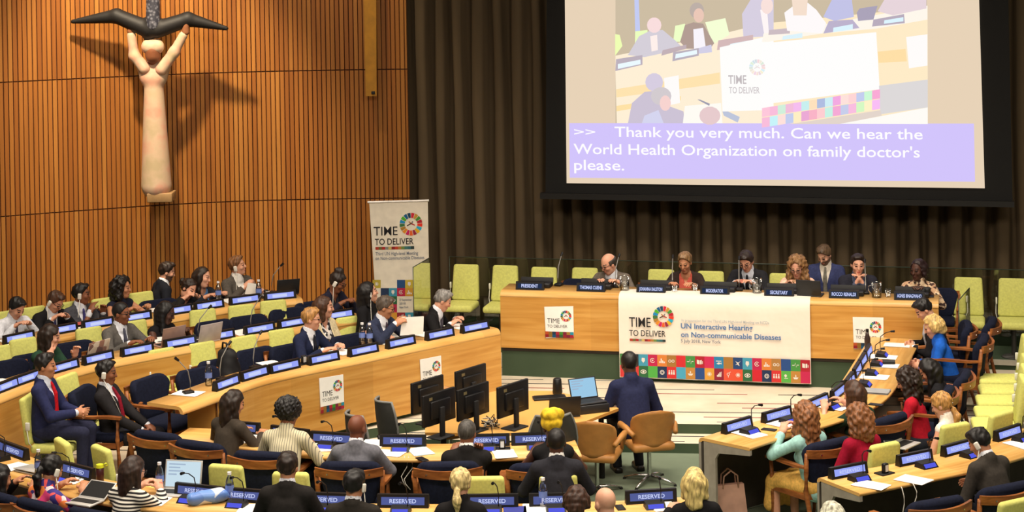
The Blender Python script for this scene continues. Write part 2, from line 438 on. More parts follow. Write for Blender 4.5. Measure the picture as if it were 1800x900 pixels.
# ---- curved desk rows: front edge line measured on the desk top, seats lie on the far (left) side of the walk direction
def resample(P, step):
    P = [Vector(p) for p in P]
    for _ in range(2):                                  # round the corners of the measured line
        Q = [P[0]]
        for a, b in zip(P, P[1:]): Q += [a*.75+b*.25, a*.25+b*.75]
        P = Q+[P[-1]]
    out = [P[0]]; acc = 0
    for a, b in zip(P, P[1:]):
        L = (b-a).length; t = step-acc
        while t < L: out.append(a+(b-a)*(t/L)); t += step
        acc = L-(t-step)
    if (out[-1]-P[-1]).length > step*.3: out.append(P[-1])
    else: out[-1] = P[-1]
    return out
def sweep(mb, line, prof, mat, closed=True, caps=True, smooth=True, u0=0):
    """prof: (n, z) points; n measured along the outward normal (to the right of the walk direction)"""
    n = len(line); V = []; F = []; U = []; m = len(prof); L = [u0]
    for a, b in zip(line, line[1:]): L.append(L[-1]+(b-a).length)
    pl = [0]
    for a, b in zip(prof, prof[1:]+prof[:1]): pl.append(pl[-1]+math.dist(a, b))
    for k, p in enumerate(line):
        d = (line[min(k+1, n-1)]-line[max(k-1, 0)]); d.z = 0; d.normalize(); nn = Vector((d.y, -d.x, 0))
        for q in prof: V.append(p+nn*q[0]+Vector((0, 0, q[1])))
    mm = m if closed else m-1
    for k in range(n-1):
        for j in range(mm):
            j2 = (j+1) % m
            F.append((k*m+j, (k+1)*m+j, (k+1)*m+j2, k*m+j2))
            U.append([(L[k], pl[j]), (L[k+1], pl[j]), (L[k+1], pl[j+1]), (L[k], pl[j+1])])
    mb.add(V, F, mat, None, smooth, U)
    if caps:
        V2 = V[:m]+V[-m:]
        mb.add(V2, [tuple(range(m)), tuple(range(2*m-1, m-1, -1))], mat, None, False, [[(0, q[1]) for q in prof], [(0, q[1]) for q in prof[::-1]]])
    return mb
ARC = [(-.075+.075*math.sin(t), -.075+.075*math.cos(t)) for t in [k*math.pi/2/6 for k in range(7)]]
def row_desk(name, line, z, depth, drop, label, kick, floor, skip=0):
    """waterfall desk: top with a rounded outer edge running down into the front panel"""
    root = empty(name, (0, 0, 0), 0, label, 'desk')
    ln = resample([(p[0], p[1], z) for p in line], .12)
    mb = MB(); sweep(mb, ln, [(-depth, -.035), (-depth, 0)]+ARC+[(-.035, -.075), (-.06, -.035)], M_WOOD_LIT, True, True, True)
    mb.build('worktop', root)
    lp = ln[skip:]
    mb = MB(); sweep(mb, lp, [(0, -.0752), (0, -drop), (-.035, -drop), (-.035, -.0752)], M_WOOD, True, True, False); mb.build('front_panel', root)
    if kick > 0:
        mb = MB(); sweep(mb, lp, [(-.06, -drop+.001), (-.06, floor-z), (-.10, floor-z), (-.10, -drop+.001)], M_GREEN, True, True, False); mb.build('kick_board', root)
    for t in (skip, len(ln)-1):                            # a support panel closes each end
        p = ln[t]; d = (ln[t+1]-ln[t]) if t == skip else (ln[-1]-ln[-2]); d.normalize(); nn = Vector((d.y, -d.x, 0))
        c = p+d*(.03 if t == skip else -.03)-nn*(depth*.5+.02); c.z = (z-.036+floor)/2
        mb = MB(); mb.box(c, (.035, depth-.12, z-.036-floor), M_WOOD, Matrix.Rotation(math.atan2(d.y, d.x), 4, 'Z')); mb.build('end_panel', root)
    return ln
def pxline(pts, z): return [atz(x, y, z) for x, y in pts]
ZA, ZBt, ZCt = 1.03, 1.09, 1.13
LA = pxline([(322, 716), (360, 703), (407, 686), (450, 670), (500, 657), (568, 643), (640, 628), (710, 613), (776, 599), (840, 586), (880, 578)], ZA)
LB = pxline([(-60, 722), (0, 699), (57, 676), (115, 657), (175, 641), (243, 627), (320, 613), (390, 601), (460, 589), (530, 576), (598, 564), (646, 557)], ZBt)
LC = pxline([(-60, 628), (0, 613), (30, 606), (105, 591), (170, 580), (240, 568), (300, 558), (375, 546), (435, 536), (497, 529), (533, 526)], ZCt)
slab('floor_second_tier', [(p.x-.0, p.y+.12) for p in LB[1:]]+[(-1.4, 30.8), (-10, 30.8), (-10, LB[1].y+.1)], .20, ZB, M_GREEN, M_GREEN)
slab('floor_third_tier', [(p.x, p.y+.12) for p in LC[1:]]+[(-2.4, 30.7), (-10, 30.7), (-10, LC[1].y+.1)], .34, ZC, M_GREEN, M_GREEN)
lnA = row_desk('row_desk', LA, ZA, .48, ZA-ZS-.05, 'nearest of the three curved wooden desks on the left, two white posters on its front', .05, ZS, 5)
lnB = row_desk('row_desk', LB, ZBt, .46, ZBt-ZS-.10, 'middle of the three long curved wooden desks on the left', .10, ZS)
lnC = row_desk('row_desk', LC, ZCt, .46, ZCt-ZB-.06, 'rearmost curved wooden desk on the left, nearest the slatted wall', .06, ZB)
# ---- podium: platform with a green plinth, long desk, rear floor
PODP = Plane(atz(883, 660, ZS), (1, -.239))
ux = PODP.u; uy = -PODP.n
def pod(u, back, z): return PODP.P+ux*u+uy*back+Vector((0, 0, z-ZS))
PU1 = PODP.hit(1651, 600)[0]
def frame_poly(u0, u1, b0, b1): return [tuple(pod(u, b, 0)[:2]) for u, b in ((u0, b0), (u1, b0), (u1, b1), (u0, b1))]
slab('floor_rear', frame_poly(-1.25, 8.5, 1.28, 5.5), .18, ZR, M_GREEN, M_GREEN)
mb = MB(); mb.prism(frame_poly(8.5, PU1+.55, 1.24, 1.30), ZR-.045, ZR+.012, flat((168, 162, 146), .5)); struct(mb.build('trim_1'))
slab('floor_podium', frame_poly(.0, PU1+.02, 0, 1.75), .20, ZP, M_GREEN, M_GREEN)
root = empty('podium_desk', pod(0, 0, ZP), math.atan2(ux.y, ux.x), 'long wooden podium desk below the projection screen with a white banner over its front', 'desk')
PD = PU1; PT = 1.29
ln = [Vector((x*PD, -.04-.0*x, PT-ZP)) for x in np.linspace(0, 1, 33)]
ln[0].y += 0; 
mb = MB(); sweep(mb, ln, [(-.50, -.04), (-.50, 0)]+ARC+[(-.035, -.075), (-.06, -.04)], M_WOOD_LIT); mb.build('worktop', root)
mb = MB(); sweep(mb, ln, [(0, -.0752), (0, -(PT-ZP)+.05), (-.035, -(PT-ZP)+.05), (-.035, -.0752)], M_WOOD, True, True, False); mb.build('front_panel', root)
mb = MB(); sweep(mb, ln, [(-.05, -(PT-ZP)+.0495), (-.05, -(PT-ZP)+.001), (-.09, -(PT-ZP)+.001), (-.09, -(PT-ZP)+.0495)], M_DARKPANEL, True, True, False); mb.build('kick_board', root)
for x in (.03, PD-.03):
    mb = MB(); mb.box((x, .24, (PT-ZP-.04)/2), (.035, .4, PT-ZP-.042), M_WOOD); mb.build('end_panel', root)
PODF = Plane(pod(0, -.04, ZP), ux)            # the plane of the podium desk's front
# ---- slatted timber wall on the left, gently curved
wp = []
for px, dy in [(-420, 508), (-200, 497), (0, 486), (120, 479.5), (237, 473.5), (345, 469.3), (450, 466.9), (570, 466.4), (681, 467), (720, 467.6)]:
    p = aty(px, 300, 13068/dy); wp.append(Vector((p.x, p.y, 0)))
wl = resample(wp, .0655)
SEAM1, SEAM2, WTOP = 3.86, 2.05, 6.6
def slat_mat():
    m, nt, b = newmat('timber_slats'); tc = N(nt, 'ShaderNodeTexCoord'); sx = N(nt, 'ShaderNodeSeparateXYZ'); nt.links.new(tc.outputs['UV'], sx.inputs[0])
    fl = N(nt, 'ShaderNodeMath', operation='FLOOR'); nt.links.new(sx.outputs[0], fl.inputs[0])
    f2 = N(nt, 'ShaderNodeMath', operation='FLOOR'); nt.links.new(sx.outputs[1], f2.inputs[0])
    cv = N(nt, 'ShaderNodeCombineXYZ'); nt.links.new(fl.outputs[0], cv.inputs[0]); nt.links.new(f2.outputs[0], cv.inputs[1])
    wn = N(nt, 'ShaderNodeTexWhiteNoise', noise_dimensions='2D'); nt.links.new(cv.outputs[0], wn.inputs['Vector'])
    col = ramp(nt, wn.outputs[0], [(0, (142, 84, 31)), (.35, (154, 94, 36)), (.7, (160, 101, 41)), (1, (172, 114, 50))])
    mp = N(nt, 'ShaderNodeMapping'); mp.inputs['Scale'].default_value = (30, 30, 1.2); nt.links.new(tc.outputs['Object'], mp.inputs[0])
    n1 = N(nt, 'ShaderNodeTexNoise'); n1.inputs['Scale'].default_value = 1; n1.inputs['Detail'].default_value = 5; nt.links.new(mp.outputs[0], n1.inputs['Vector'])
    mr = N(nt, 'ShaderNodeMapRange'); mr.inputs['To Min'].default_value = .78; mr.inputs['To Max'].default_value = 1.2; nt.links.new(n1.outputs[0], mr.inputs[0])
    hs = N(nt, 'ShaderNodeHueSaturation'); nt.links.new(mr.outputs[0], hs.inputs['Value']); nt.links.new(col, hs.inputs['Color'])
    nt.links.new(hs.outputs[0], b.inputs['Base Color']); b.inputs['Roughness'].default_value = .45; b.inputs['Specular IOR Level'].default_value = .35; return m
M_SLAT = slat_mat(); M_SLATBACK = flat((70, 32, 12), .8)
mb = MB()
for k in range(len(wl)-1):
    a, b = wl[k], wl[k+1]; d = (b-a).normalized(); nn = Vector((d.y, -d.x, 0)); w = (b-a).length
    dep = .022+.01*random.random()
    for t, (z0, z1) in enumerate(((0, SEAM2-.008), (SEAM2+.008, SEAM1-.008), (SEAM1+.008, WTOP))):
        p0 = a+d*.0035; p1 = a+d*(w-.0035)
        q = [p0, p0+nn*dep+d*.004, p1+nn*dep-d*.004, p1]
        V = [v+Vector((0, 0, z)) for z in (z0, z1) for v in q]
        F = [(0, 1, 5, 4), (1, 2, 6, 5), (2, 3, 7, 6), (4, 5, 6, 7), (3, 2, 1, 0)]
        mb.add(V, F, M_SLAT, None, False, [[(k+.5, t+.5)]*4]*5)
    mb.add([a, b, b+Vector((0, 0, WTOP)), a+Vector((0, 0, WTOP))], [(0, 1, 2, 3)], M_SLATBACK)
struct(mb.build('wall_left'))
# ---- rear wall and the pleated curtain in front of it
CT = Plane((-1.72, 28.15, 0), (1, -.239)); CLEN = 11.5
mb = MB(); P0 = CT.at(-.6, 0, -.45); mb.box(CT.at(CLEN/2-.3, 3.3, -.5), (CLEN+.8, .1, 6.6), flat((40, 34, 28), .9), Matrix.Rotation(math.atan2(CT.u.y, CT.u.x), 4, 'Z')); struct(mb.build('wall_back'))
def curtain_mat():
    m, nt, b = newmat('curtain_cloth'); tc = N(nt, 'ShaderNodeTexCoord'); mp = N(nt, 'ShaderNodeMapping'); mp.inputs['Scale'].default_value = (3, 3, .25)
    nt.links.new(tc.outputs['Object'], mp.inputs[0]); n1 = N(nt, 'ShaderNodeTexNoise'); n1.inputs['Scale'].default_value = 1.5; n1.inputs['Detail'].default_value = 4
    nt.links.new(mp.outputs[0], n1.inputs['Vector'])
    nt.links.new(ramp(nt, n1.outputs[0], [(.3, (84, 71, 54)), (.7, (99, 84, 64))]), b.inputs['Base Color']); b.inputs['Roughness'].default_value = .95
    b.inputs['Specular IOR Level'].default_value = .1; return m
M_CURT = curtain_mat()
mb = MB(); u = 0.0; prof = []; rr = random.Random(3)
while u < CLEN:
    w = rr.uniform(.25, .33)
    prof += [(u, -.22), (u+w*.07, -.20), (u+w*.20, -.02), (u+w*.3, .0+rr.uniform(-.01, .02)), (u+w*.62, .02+rr.uniform(-.01, .02)), (u+w*.72, -.03), (u+w*.80, -.2), (u+w*.92, -.24)]
    u += w
nz = 8; n = len(prof); V = []
for j in range(nz+1):
    z = ZS+(6.4-ZS)*j/nz
    for i, (x, o) in enumerate(prof): V.append(CT.at(x+.012*math.sin(j*1.3+i*.35), z, o))
mb.add(V, [(j*n+i, j*n+i+1, (j+1)*n+i+1, (j+1)*n+i) for j in range(nz) for i in range(n-1)], M_CURT, None, True)
tag(mb.build('stage_curtain'), 'tall dark brown pleated curtain across the back of the stage', 'curtain')
# ---- mustard panel hung on the slatted wall
q = [aty(px, py, 27.72) for px, py in ((638, -60), (661, -60), (662, 169), (643, 169))]
d = (q[1]-q[0]).normalized(); nb = Vector((0, 1, 0))*.06
mb = MB(); mb.add([*q, *[p+nb for p in q]], [(3, 2, 1, 0), (0, 1, 5, 4), (1, 2, 6, 5), (2, 3, 7, 6), (3, 0, 4, 7)], flat((176, 122, 28), .5))
root = mb.build('wall_panel'); tag(root, 'tall narrow mustard yellow panel hung high on the slatted wall', 'panel')
mb = MB(); c = aty(656, 163, 27.70); mb.box(c, (.05, .02, .04), M_BLACKM, bevel=.004); mb.build('lock', root)
# ================================================================ SCREEN, BANNERS, POSTERS
SDG = [(229, 36, 59), (221, 166, 58), (76, 159, 56), (197, 25, 45), (255, 58, 33), (38, 189, 226), (252, 195, 11), (162, 25, 66), (253, 105, 37), (221, 19, 103), (253, 157, 36), (191, 139, 46), (63, 126, 68), (10, 151, 217), (86, 192, 43), (0, 104, 157), (25, 72, 106)]
def printed(c): return flat(tuple(x*.86 for x in c), .75, var=.0)
def wheel(mb, P, u, v, n, r, off, mf, lite=1.0):
    """ring of seventeen coloured wedges with a small running mark in the middle"""
    for k in range(17):
        a0 = math.pi/2-2*math.pi*(k+.08)/17; a1 = math.pi/2-2*math.pi*(k+.92)/17
        pts = [P+u*(rr*math.cos(a))+v*(rr*math.sin(a))+n*off for a, rr in ((a0, r*.56), (a0, r), ((a0+a1)/2, r*1.01), (a1, r), (a1, r*.56))]
        mb.poly(pts[::-1], mf(SDG[k]))
    for (a, b, c) in (((-.36, -.14), (.0, .06), (90, 60, 60)), ((.0, .06), (.34, -.1), (200, 60, 60)), ((-.2, .24), (.05, .04), (200, 140, 90)), ((.05, .04), (.16, .26), (120, 120, 130))):
        A = P+(u*a[0]+v*a[1])*r+n*off; B = P+(u*b[0]+v*b[1])*r+n*off; t = (B-A).normalized(); s = t.cross(n)*r*.05
        mb.poly([A+s, A-s, B-s, B+s], mf(c))
def ptext(mb, pl, txt, x0, y0, x1, cap, mat, off=.004, bold=.012):
    """lettering measured on plane pl: baseline from pixel (x0,y0) to x1, cap height in pixels"""
    a = pl.hit(x0, y0); b = pl.hit(x1, y0); h = pl.hit(x0, y0-cap)
    P = pl.at(a[0], a[1]); text_on(mb, txt, P, pl.u, pl.v, pl.n, b[0]-a[0], h[1]-a[1], mat, bold, off)
def icon(mb, kind, P, u, v, n, s, off, m):
    """white pictograms in the coloured squares, side s"""
    def q(pts): mb.poly([P+u*(x*s)+v*(y*s)+n*off for x, y in pts], m)
    def ring(cx, cy, r0, r1, a0=0, a1=360, k=12):
        A = [R(a0+(a1-a0)*i/k) for i in range(k+1)]
        for a, b in zip(A, A[1:]): q([(cx+r0*math.cos(a), cy+r0*math.sin(a)), (cx+r1*math.cos(a), cy+r1*math.sin(a)), (cx+r1*math.cos(b), cy+r1*math.sin(b)), (cx+r0*math.cos(b), cy+r0*math.sin(b))])
    if kind == 'eye': ring(0, -.16, .32, .40, 30, 150); ring(0, .16, .32, .40, 210, 330); ring(0, 0, 0, .13)
    elif kind == 'loop': ring(-.18, 0, .1, .17); ring(.18, 0, .1, .17)
    elif kind == 'pulse':
        for a, b in zip([(-.36, 0), (-.12, 0), (-.02, .26), (.08, -.2), (.16, .04)], [(-.12, 0), (-.02, .26), (.08, -.2), (.16, .04), (.36, .04)]): q([(a[0], a[1]-.035), (b[0], b[1]-.035), (b[0], b[1]+.035), (a[0], a[1]+.035)])
    elif kind == 'book': q([(-.32, -.2), (-.03, -.26), (-.03, .2), (-.32, .26)]); q([(.03, -.26), (.22, -.22), (.22, .24), (.03, .2)]); q([(.27, -.2), (.34, -.2), (.34, .1), (.27, .1)])
    elif kind == 'drop': q([(-.16, .26), (-.2, -.06), (-.08, -.2), (.08, -.2), (.2, -.06), (.16, .26)]); q([(-.05, -.22), (.05, -.22), (0, -.36)])
    elif kind == 'target': ring(0, 0, .2, .27, 40, 330); ring(0, 0, 0, .09)
    elif kind == 'city':
        for x, w, h in ((-.3, .12, .2), (-.14, .12, .5), (.02, .12, .3), (.18, .14, .18)): q([(x, -.26), (x+w, -.26), (x+w, -.26+h), (x, -.26+h)])
    elif kind == 'bars':
        for x, h in ((-.22, .2), (-.08, .34), (.06, .5)): q([(x, -.26), (x+.12, -.26), (x+.12, -.26+h), (x, -.26+h)])
        q([(.2, -.26), (.26, -.26), (.3, .3), (.24, .3)])
    elif kind == 'fish': q([(-.26, -.12), (.02, -.2), (.18, -.08), (.3, -.2), (.3, .06), (.18, -.06), (.02, .06)]); q([(-.3, .14), (.3, .14), (.3, .22), (-.3, .22)])
    elif kind == 'dove': q([(-.3, -.2), (0, -.1), (.3, .26), (.06, .1)]); q([(-.26, .24), (-.06, -.04), (.1, .06)]); q([(-.1, -.1), (.2, -.3), (.1, -.02)])
    elif kind == 'rings':
        ring(0, 0, .2, .26); ring(0, 0, .1, .15)
    elif kind == 'people':
        for x in (-.26, 0, .26): ring(x, .2, 0, .08, k=8); q([(x-.1, -.2), (x+.1, -.2), (x+.07, .1), (x-.07, .1)])
    elif kind == 'sun': ring(0, 0, 0, .14); ring(0, 0, .2, .24)
    elif kind == 'hand': q([(-.3, -.02), (.3, -.02), (.16, -.24), (-.16, -.24)]); q([(-.08, .04), (.08, .04), (.02, .28), (-.02, .28)])
    elif kind == 'sign': ring(-.02, .06, .1, .16); q([(-.05, -.3), (.01, -.3), (.01, -.1), (-.05, -.1)]); q([(.06, .16), (.26, .3), (.22, .34), (.04, .2)])
    elif kind == 'tree': ring(-.05, .12, 0, .15); q([(-.08, -.1), (-.02, -.1), (-.02, .05), (-.08, .05)]); q([(-.2, -.2), (.2, -.2), (.2, -.14), (-.2, -.14)])
def stripbar(mb, pl, x0, x1, y, h):
    a = pl.hit(x0, y); b = pl.hit(x1, y); c = pl.hit(x0, y+h); w = (b[0]-a[0])/12; dv = c[1]-a[1]
    cols = [(190, 60, 40), (120, 110, 50), (190, 40, 40), (150, 150, 140), (220, 190, 110), (150, 30, 40), (210, 70, 40), (190, 130, 60), (120, 150, 70), (70, 130, 120), (50, 110, 120), (40, 60, 60)]
    for k in range(12): mb.poly([pl.at(a[0]+w*(k+i), a[1]+j*dv, .004) for i, j in ((0, 1), (1, 1), (1, 0), (0, 0))], printed(cols[k]))
def plate_poly(mb, pl, pts, off, mat, back=.0):
    """thin board or sheet with its outline measured in pixels on plane pl"""
    F = [pl.at(*pl.hit(x, y), off) for x, y in pts]
    if back <= 0: return mb.poly(F, mat)
    B = [p-pl.n*back for p in F]; n = len(F)
    return mb.add(F+B, [tuple(range(n)), tuple(range(2*n-1, n-1, -1))]+[(k, n+k, n+(k+1) % n, (k+1) % n) for k in range(n)], mat)
# ---- projection screen
SCP = Plane(aty(995, 322, 26.95), (1, -.239))
SCROOT = empty('projection_screen', SCP.at(2.2, 0), 0, 'large projection screen showing a live video of the panel above purple captions', 'screen')
def sc_build(mb, name): 
    o = mb.build(name, SCROOT); o.matrix_parent_inverse = Matrix.Translation(-SCP.at(2.2, 0)); return o
mb = MB(); plate_poly(mb, SCP, [(958, 345), (1780, 361), (1766, -330), (962, -330)], -.03, flat((14, 13, 12), .85), .05); sc_build(mb, 'black_masking')
mb = MB(); plate_poly(mb, SCP, [(950, 349), (1783, 364), (1783, 354), (950, 339)], .03, flat((18, 17, 16), .5), .1); sc_build(mb, 'bottom_batten')
mb = MB(); plate_poly(mb, SCP, [(996, 322), (1731, 331), (1712, -300), (990, -300)], 0.0, emit((232, 211, 184)), .02); sc_build(mb, 'projection_surface')
PIC = MB(); LAY = [.004]
def z1(pts): return [(1060+x/4.09, y/4.09) for x, y in pts]
def z2(pts): return [(1340+x/4.09, y/4.09) for x, y in pts]
def pic(pts, c): LAY[0] += .0006; plate_poly(PIC, SCP, pts, LAY[0], emit(c))
def oval(cx, cy, rx, ry, k=14): return [(cx+rx*math.cos(2*math.pi*i/k), cy+ry*math.sin(2*math.pi*i/k)) for i in range(k)]
pic([(1082, 218), (1082, -200), (1628, -200), (1631, 218)], (206, 190, 164))
pic(z1([(225, -60), (255, -60), (268, 250), (232, 250)]), (196, 204, 244))
pic(z1([(90, 520), (90, 400), (830, 250), (1227, 150), (1227, 900), (100, 900)])+[], (255, 240, 214))
pic(z2([(0, 170), (820, 90), (1188, 40), (1190, 890), (0, 890)]), (255, 236, 200))
for pts, c in [([(88, 400), (140, 330), (120, 250), (88, 245)], (240, 255, 180)), ([(230, 320), (232, 225), (320, 215), (330, 330)], (236, 255, 190)), ([(505, 300), (520, 185), (590, 170), (600, 300)], (240, 255, 200)), ([(735, 160), (880, 130), (910, 250), (790, 320)], (246, 255, 214)),
    ([(180, 395), (260, 260), (340, 220), (430, 215), (520, 290), (560, 330), (440, 380), (300, 410)], (214, 208, 218)), ([(340, 260), (390, 250), (395, 360), (350, 370)], (255, 240, 235)),
    ([(555, 300), (590, 180), (650, 160), (720, 170), (800, 310), (770, 350), (600, 350)], (180, 158, 148)), ([(650, 210), (720, 200), (740, 345), (655, 350)], (250, 245, 252)),
    ([(1000, 100), (1060, 0), (1227, -60), (1227, 260), (1010, 270)], (216, 208, 226)), ([(1130, 70), (1180, 60), (1195, 260), (1165, 280)], (255, 246, 246)),
    ([(820, 360), (830, 290), (1080, 250), (1080, 320)], (214, 186, 186)), ([(90, 510), (95, 425), (285, 395), (285, 465)], (190, 178, 190)), ([(420, 400), (430, 360), (600, 320), (600, 350)], (196, 178, 184)), ([(500, 440), (505, 375), (690, 345), (690, 400)], (188, 178, 190)), ([(690, 385), (690, 345), (780, 320), (785, 375)], (212, 208, 232)),
    ([(108, 495), (108, 460), (270, 428), (272, 460)], (236, 250, 255)), ([(520, 420), (524, 388), (676, 358), (678, 388)], (236, 250, 255)), ([(915, 345), (915, 315), (1065, 288), (1066, 316)], (236, 250, 255)),
    ([(96, 640), (840, 520), (842, 600), (98, 700)], (255, 228, 176)), ([(98, 760), (560, 690), (560, 720), (98, 800)], (255, 226, 166)),
    ([(440, 560), (545, 540), (555, 740), (450, 760)], (255, 252, 250)),
    ([(180, 890), (210, 740), (300, 660), (400, 650), (470, 760), (580, 800), (590, 890)], (206, 196, 214)), ([(280, 890), (300, 830), (400, 790), (440, 890)], (214, 214, 240)),
    ([(575, 890), (590, 760), (850, 740), (860, 890)], (255, 252, 244)), ([(840, 340), (1227, 250), (1227, 790), (860, 800)], (255, 254, 252)), ([(680, 715), (700, 715), (770, 745), (765, 760)], (160, 158, 176)), ([(860, 800), (900, 800), (985, 840), (970, 880), (870, 830)], (190, 198, 220))]: pic(z1(pts), c)
for cx, cy, rx, ry, c in [(370, 180, 52, 56, (250, 222, 222)), (676, 75, 52, 58, (190, 176, 168)), (690, 110, 38, 52, (236, 200, 184)), (1180, 40, 44, 60, (250, 226, 220)), (370, 590, 64, 66, (216, 206, 226)), (420, 690, 74, 66, (212, 204, 208)), (450, 740, 40, 56, (248, 212, 208)), (770, 830, 76, 66, (232, 204, 206))]: pic(z1(oval(cx, cy, rx, ry)), c)
for pts, c in [([(0, 300), (10, 240), (300, 200), (1188, 40), (1188, 140), (820, 205), (430, 240), (40, 300)], (255, 248, 236)), ([(45, 250), (50, 215), (200, 200), (200, 240)], (206, 190, 196)), ([(160, 90), (240, 30), (330, 20), (390, 70), (460, 165), (430, 240), (180, 220)], (255, 250, 250)), ([(210, -40), (330, -40), (320, 110), (225, 110)], (246, 224, 206)), ([(440, 120), (500, 0), (640, -40), (660, 120), (520, 150)], (196, 196, 232)),
    ([(680, 90), (700, 60), (830, 40), (800, 140), (690, 150)], (172, 164, 186)), ([(440, 240), (480, 150), (650, 140), (700, 200)], (190, 180, 206)), ([(830, 80), (900, -40), (1180, -40), (1180, 60), (940, 110)], (232, 214, 220)), ([(790, 190), (800, 140), (1020, 100), (1025, 165)], (186, 174, 190)), ([(510, 230), (512, 198), (652, 172), (652, 210)], (222, 246, 255)), ([(875, 170), (878, 145), (1015, 122), (1015, 152)], (222, 246, 255)), ([(145, 285), (150, 258), (290, 236), (290, 270)], (222, 244, 252)),
    ([(0, 310), (820, 230), (845, 640), (0, 750)], (255, 254, 253)), ([(1035, 265), (1188, 245), (1188, 470), (1055, 490)], (255, 252, 250)), ([(830, 370), (1030, 350), (1040, 440), (838, 450)], (255, 224, 168)), ([(840, 615), (1190, 570), (1190, 770), (850, 820)], (222, 218, 218)), ([(0, 890), (200, 890), (850, 790), (860, 830), (560, 890)], (228, 214, 204)), ([(560, 888), (1190, 770), (1190, 890)], (255, 252, 246))]: pic(z2(pts), c)
for r_, (y0, y1, h) in enumerate(((775, 640, 65), (845, 710, 70))):
    cols = [[(255, 200, 220), (250, 190, 220), (210, 240, 220), (244, 190, 220), (246, 190, 240), (200, 240, 240), (255, 226, 190), (176, 190, 226), (208, 240, 246), (244, 170, 226), (255, 226, 220), (255, 214, 214), (196, 206, 240), (206, 250, 214), (250, 170, 214)], [(250, 190, 220), (200, 244, 250), (255, 226, 220), (196, 206, 240), (255, 240, 196), (236, 170, 214), (250, 180, 200), (255, 206, 210), (200, 244, 230), (246, 170, 214), (200, 206, 236), (250, 190, 224), (214, 250, 196), (255, 244, 200), (250, 190, 246)]][r_]
    for k in range(15):
        xa, xb = k*56.5, (k+1)*56.5; ya, yb = y0+(y1-y0)*k/15, y0+(y1-y0)*(k+1)/15
        pic(z2([(xa, ya+h), (xb, yb+h), (xb, yb), (xa, ya)]), cols[k])
LAY[0] += .001
for txt, x0, y0, x1, cp, c in (('TIME', 905, 600, 1035, 62, (196, 188, 190)), ('TO DELIVER', 910, 668, 1130, 46, (206, 198, 200))):
    (xa, ya), (xb, yb) = z1([(x0, y0), (x1, y0)]); ptext(PIC, SCP, txt, xa, ya, xb, cp/4.09, emit(c), LAY[0])
c_ = SCP.hit(*z1([(1112, 482)])[0]); wheel(PIC, SCP.at(*c_), SCP.u, SCP.v, SCP.n, .105, LAY[0], lambda c: emit(tuple(212+x*.15 for x in c)))
sc_build(PIC, 'projected_picture')
CAPT = MB(); plate_poly(CAPT, SCP, [(1002, 312), (1714, 319), (1712, 217), (1001, 216)], .022, emit((211, 197, 252)))
WT = emit((255, 253, 255))
for txt, x0, y0, x1, cp in (('>>', 1010, 238, 1047, 13), ('Thank you very much. Can we hear the', 1081, 240, 1622, 18), ('World Health Organization on family doctor\'s', 1009, 270, 1617, 18), ('please.', 1010, 298, 1098, 18)):
    ptext(CAPT, SCP, txt, x0, y0, x1, cp, WT, .026, .010)
sc_build(CAPT, 'caption_bar')
# ---- cloth banner over the podium desk front
BLUE = printed((82, 130, 190)); INK = printed((34, 30, 34)); GREYINK = printed((128, 136, 152)); FAINT = printed((196, 204, 210))
def banner_mat():
    m, nt, b = newmat('banner_cloth'); tc = N(nt, 'ShaderNodeTexCoord'); n1 = N(nt, 'ShaderNodeTexNoise'); n1.inputs['Scale'].default_value = 2.2; n1.inputs['Detail'].default_value = 3
    nt.links.new(tc.outputs['Object'], n1.inputs['Vector']); bp = N(nt, 'ShaderNodeBump'); bp.inputs['Strength'].default_value = .12; bp.inputs['Distance'].default_value = .3
    nt.links.new(n1.outputs[0], bp.inputs['Height']); nt.links.new(bp.outputs[0], b.inputs['Normal']); b.inputs['Base Color'].default_value = rgb((232, 222, 208)); b.inputs['Roughness'].default_value = .8; return m
M_BAN = banner_mat()
BO = .03                                             # the cloth hangs this far in front of the desk
u0, u1 = PODF.hit(1089, 600)[0], PODF.hit(1425, 600)[0]; vt = PT-ZP; vb = PODF.hit(1250, 668)[1]
mb = MB(); nu = 40; prof = [(-.30, vt+.008), (-.075, vt+.008), (-.035, vt-.003), (-.006, vt-.024), (.014, vt-.058)]+[(BO, vt-.1-(vt-.1-vb)*k/10) for k in range(11)]
V = []
for i in range(nu+1):
    for j, (o, v) in enumerate(prof):
        wob = .006*math.sin(i*.9)*(1 if j > 5 else 0)*(j/15)
        V.append(PODF.at(u0+(u1-u0)*i/nu, v, o+wob))
m_ = len(prof); mb.add(V, [(i*m_+j+1, i*m_+j, (i+1)*m_+j, (i+1)*m_+j+1)[::-1] for i in range(nu) for j in range(m_-1)], M_BAN, None, True)
root = tag(mb.build('cloth_banner'), 'wide white cloth banner with coloured icon squares draped over the podium desk front', 'banner')
BP = Plane(PODF.at(0, 0, BO+.012), PODF.u)
def on(root, mb, name): o = mb.build(name); o.parent = root; o.matrix_parent_inverse = root.matrix_basis.inverted(); return o
mb = MB(); ptext(mb, BP, 'TIME', 1106, 574, 1144, 17, INK, bold=.004); ptext(mb, BP, 'TO DELIVER', 1106, 590, 1170, 10.5, INK, bold=.006)
ptext(mb, BP, 'UN Interactive Hearing', 1197, 577, 1323, 9, BLUE, bold=.02); ptext(mb, BP, 'on Non-communicable Diseases', 1197, 592, 1373, 9, BLUE, bold=.02)
ptext(mb, BP, '5 July 2018, New York', 1197, 601.5, 1267, 5.5, GREYINK); ptext(mb, BP, 'In preparation for the Third UN High-level Meeting on NCDs', 1198, 565, 1352, 4.5, FAINT)
stripbar(mb, BP, 1107, 1170, 595, 4); on(root, mb, 'lettering')
mb = MB(); c_ = BP.hit(1166, 556.5); wheel(mb, BP.at(*c_), BP.u, BP.v, BP.n, .128, .004, printed); on(root, mb, 'wheel_emblem')
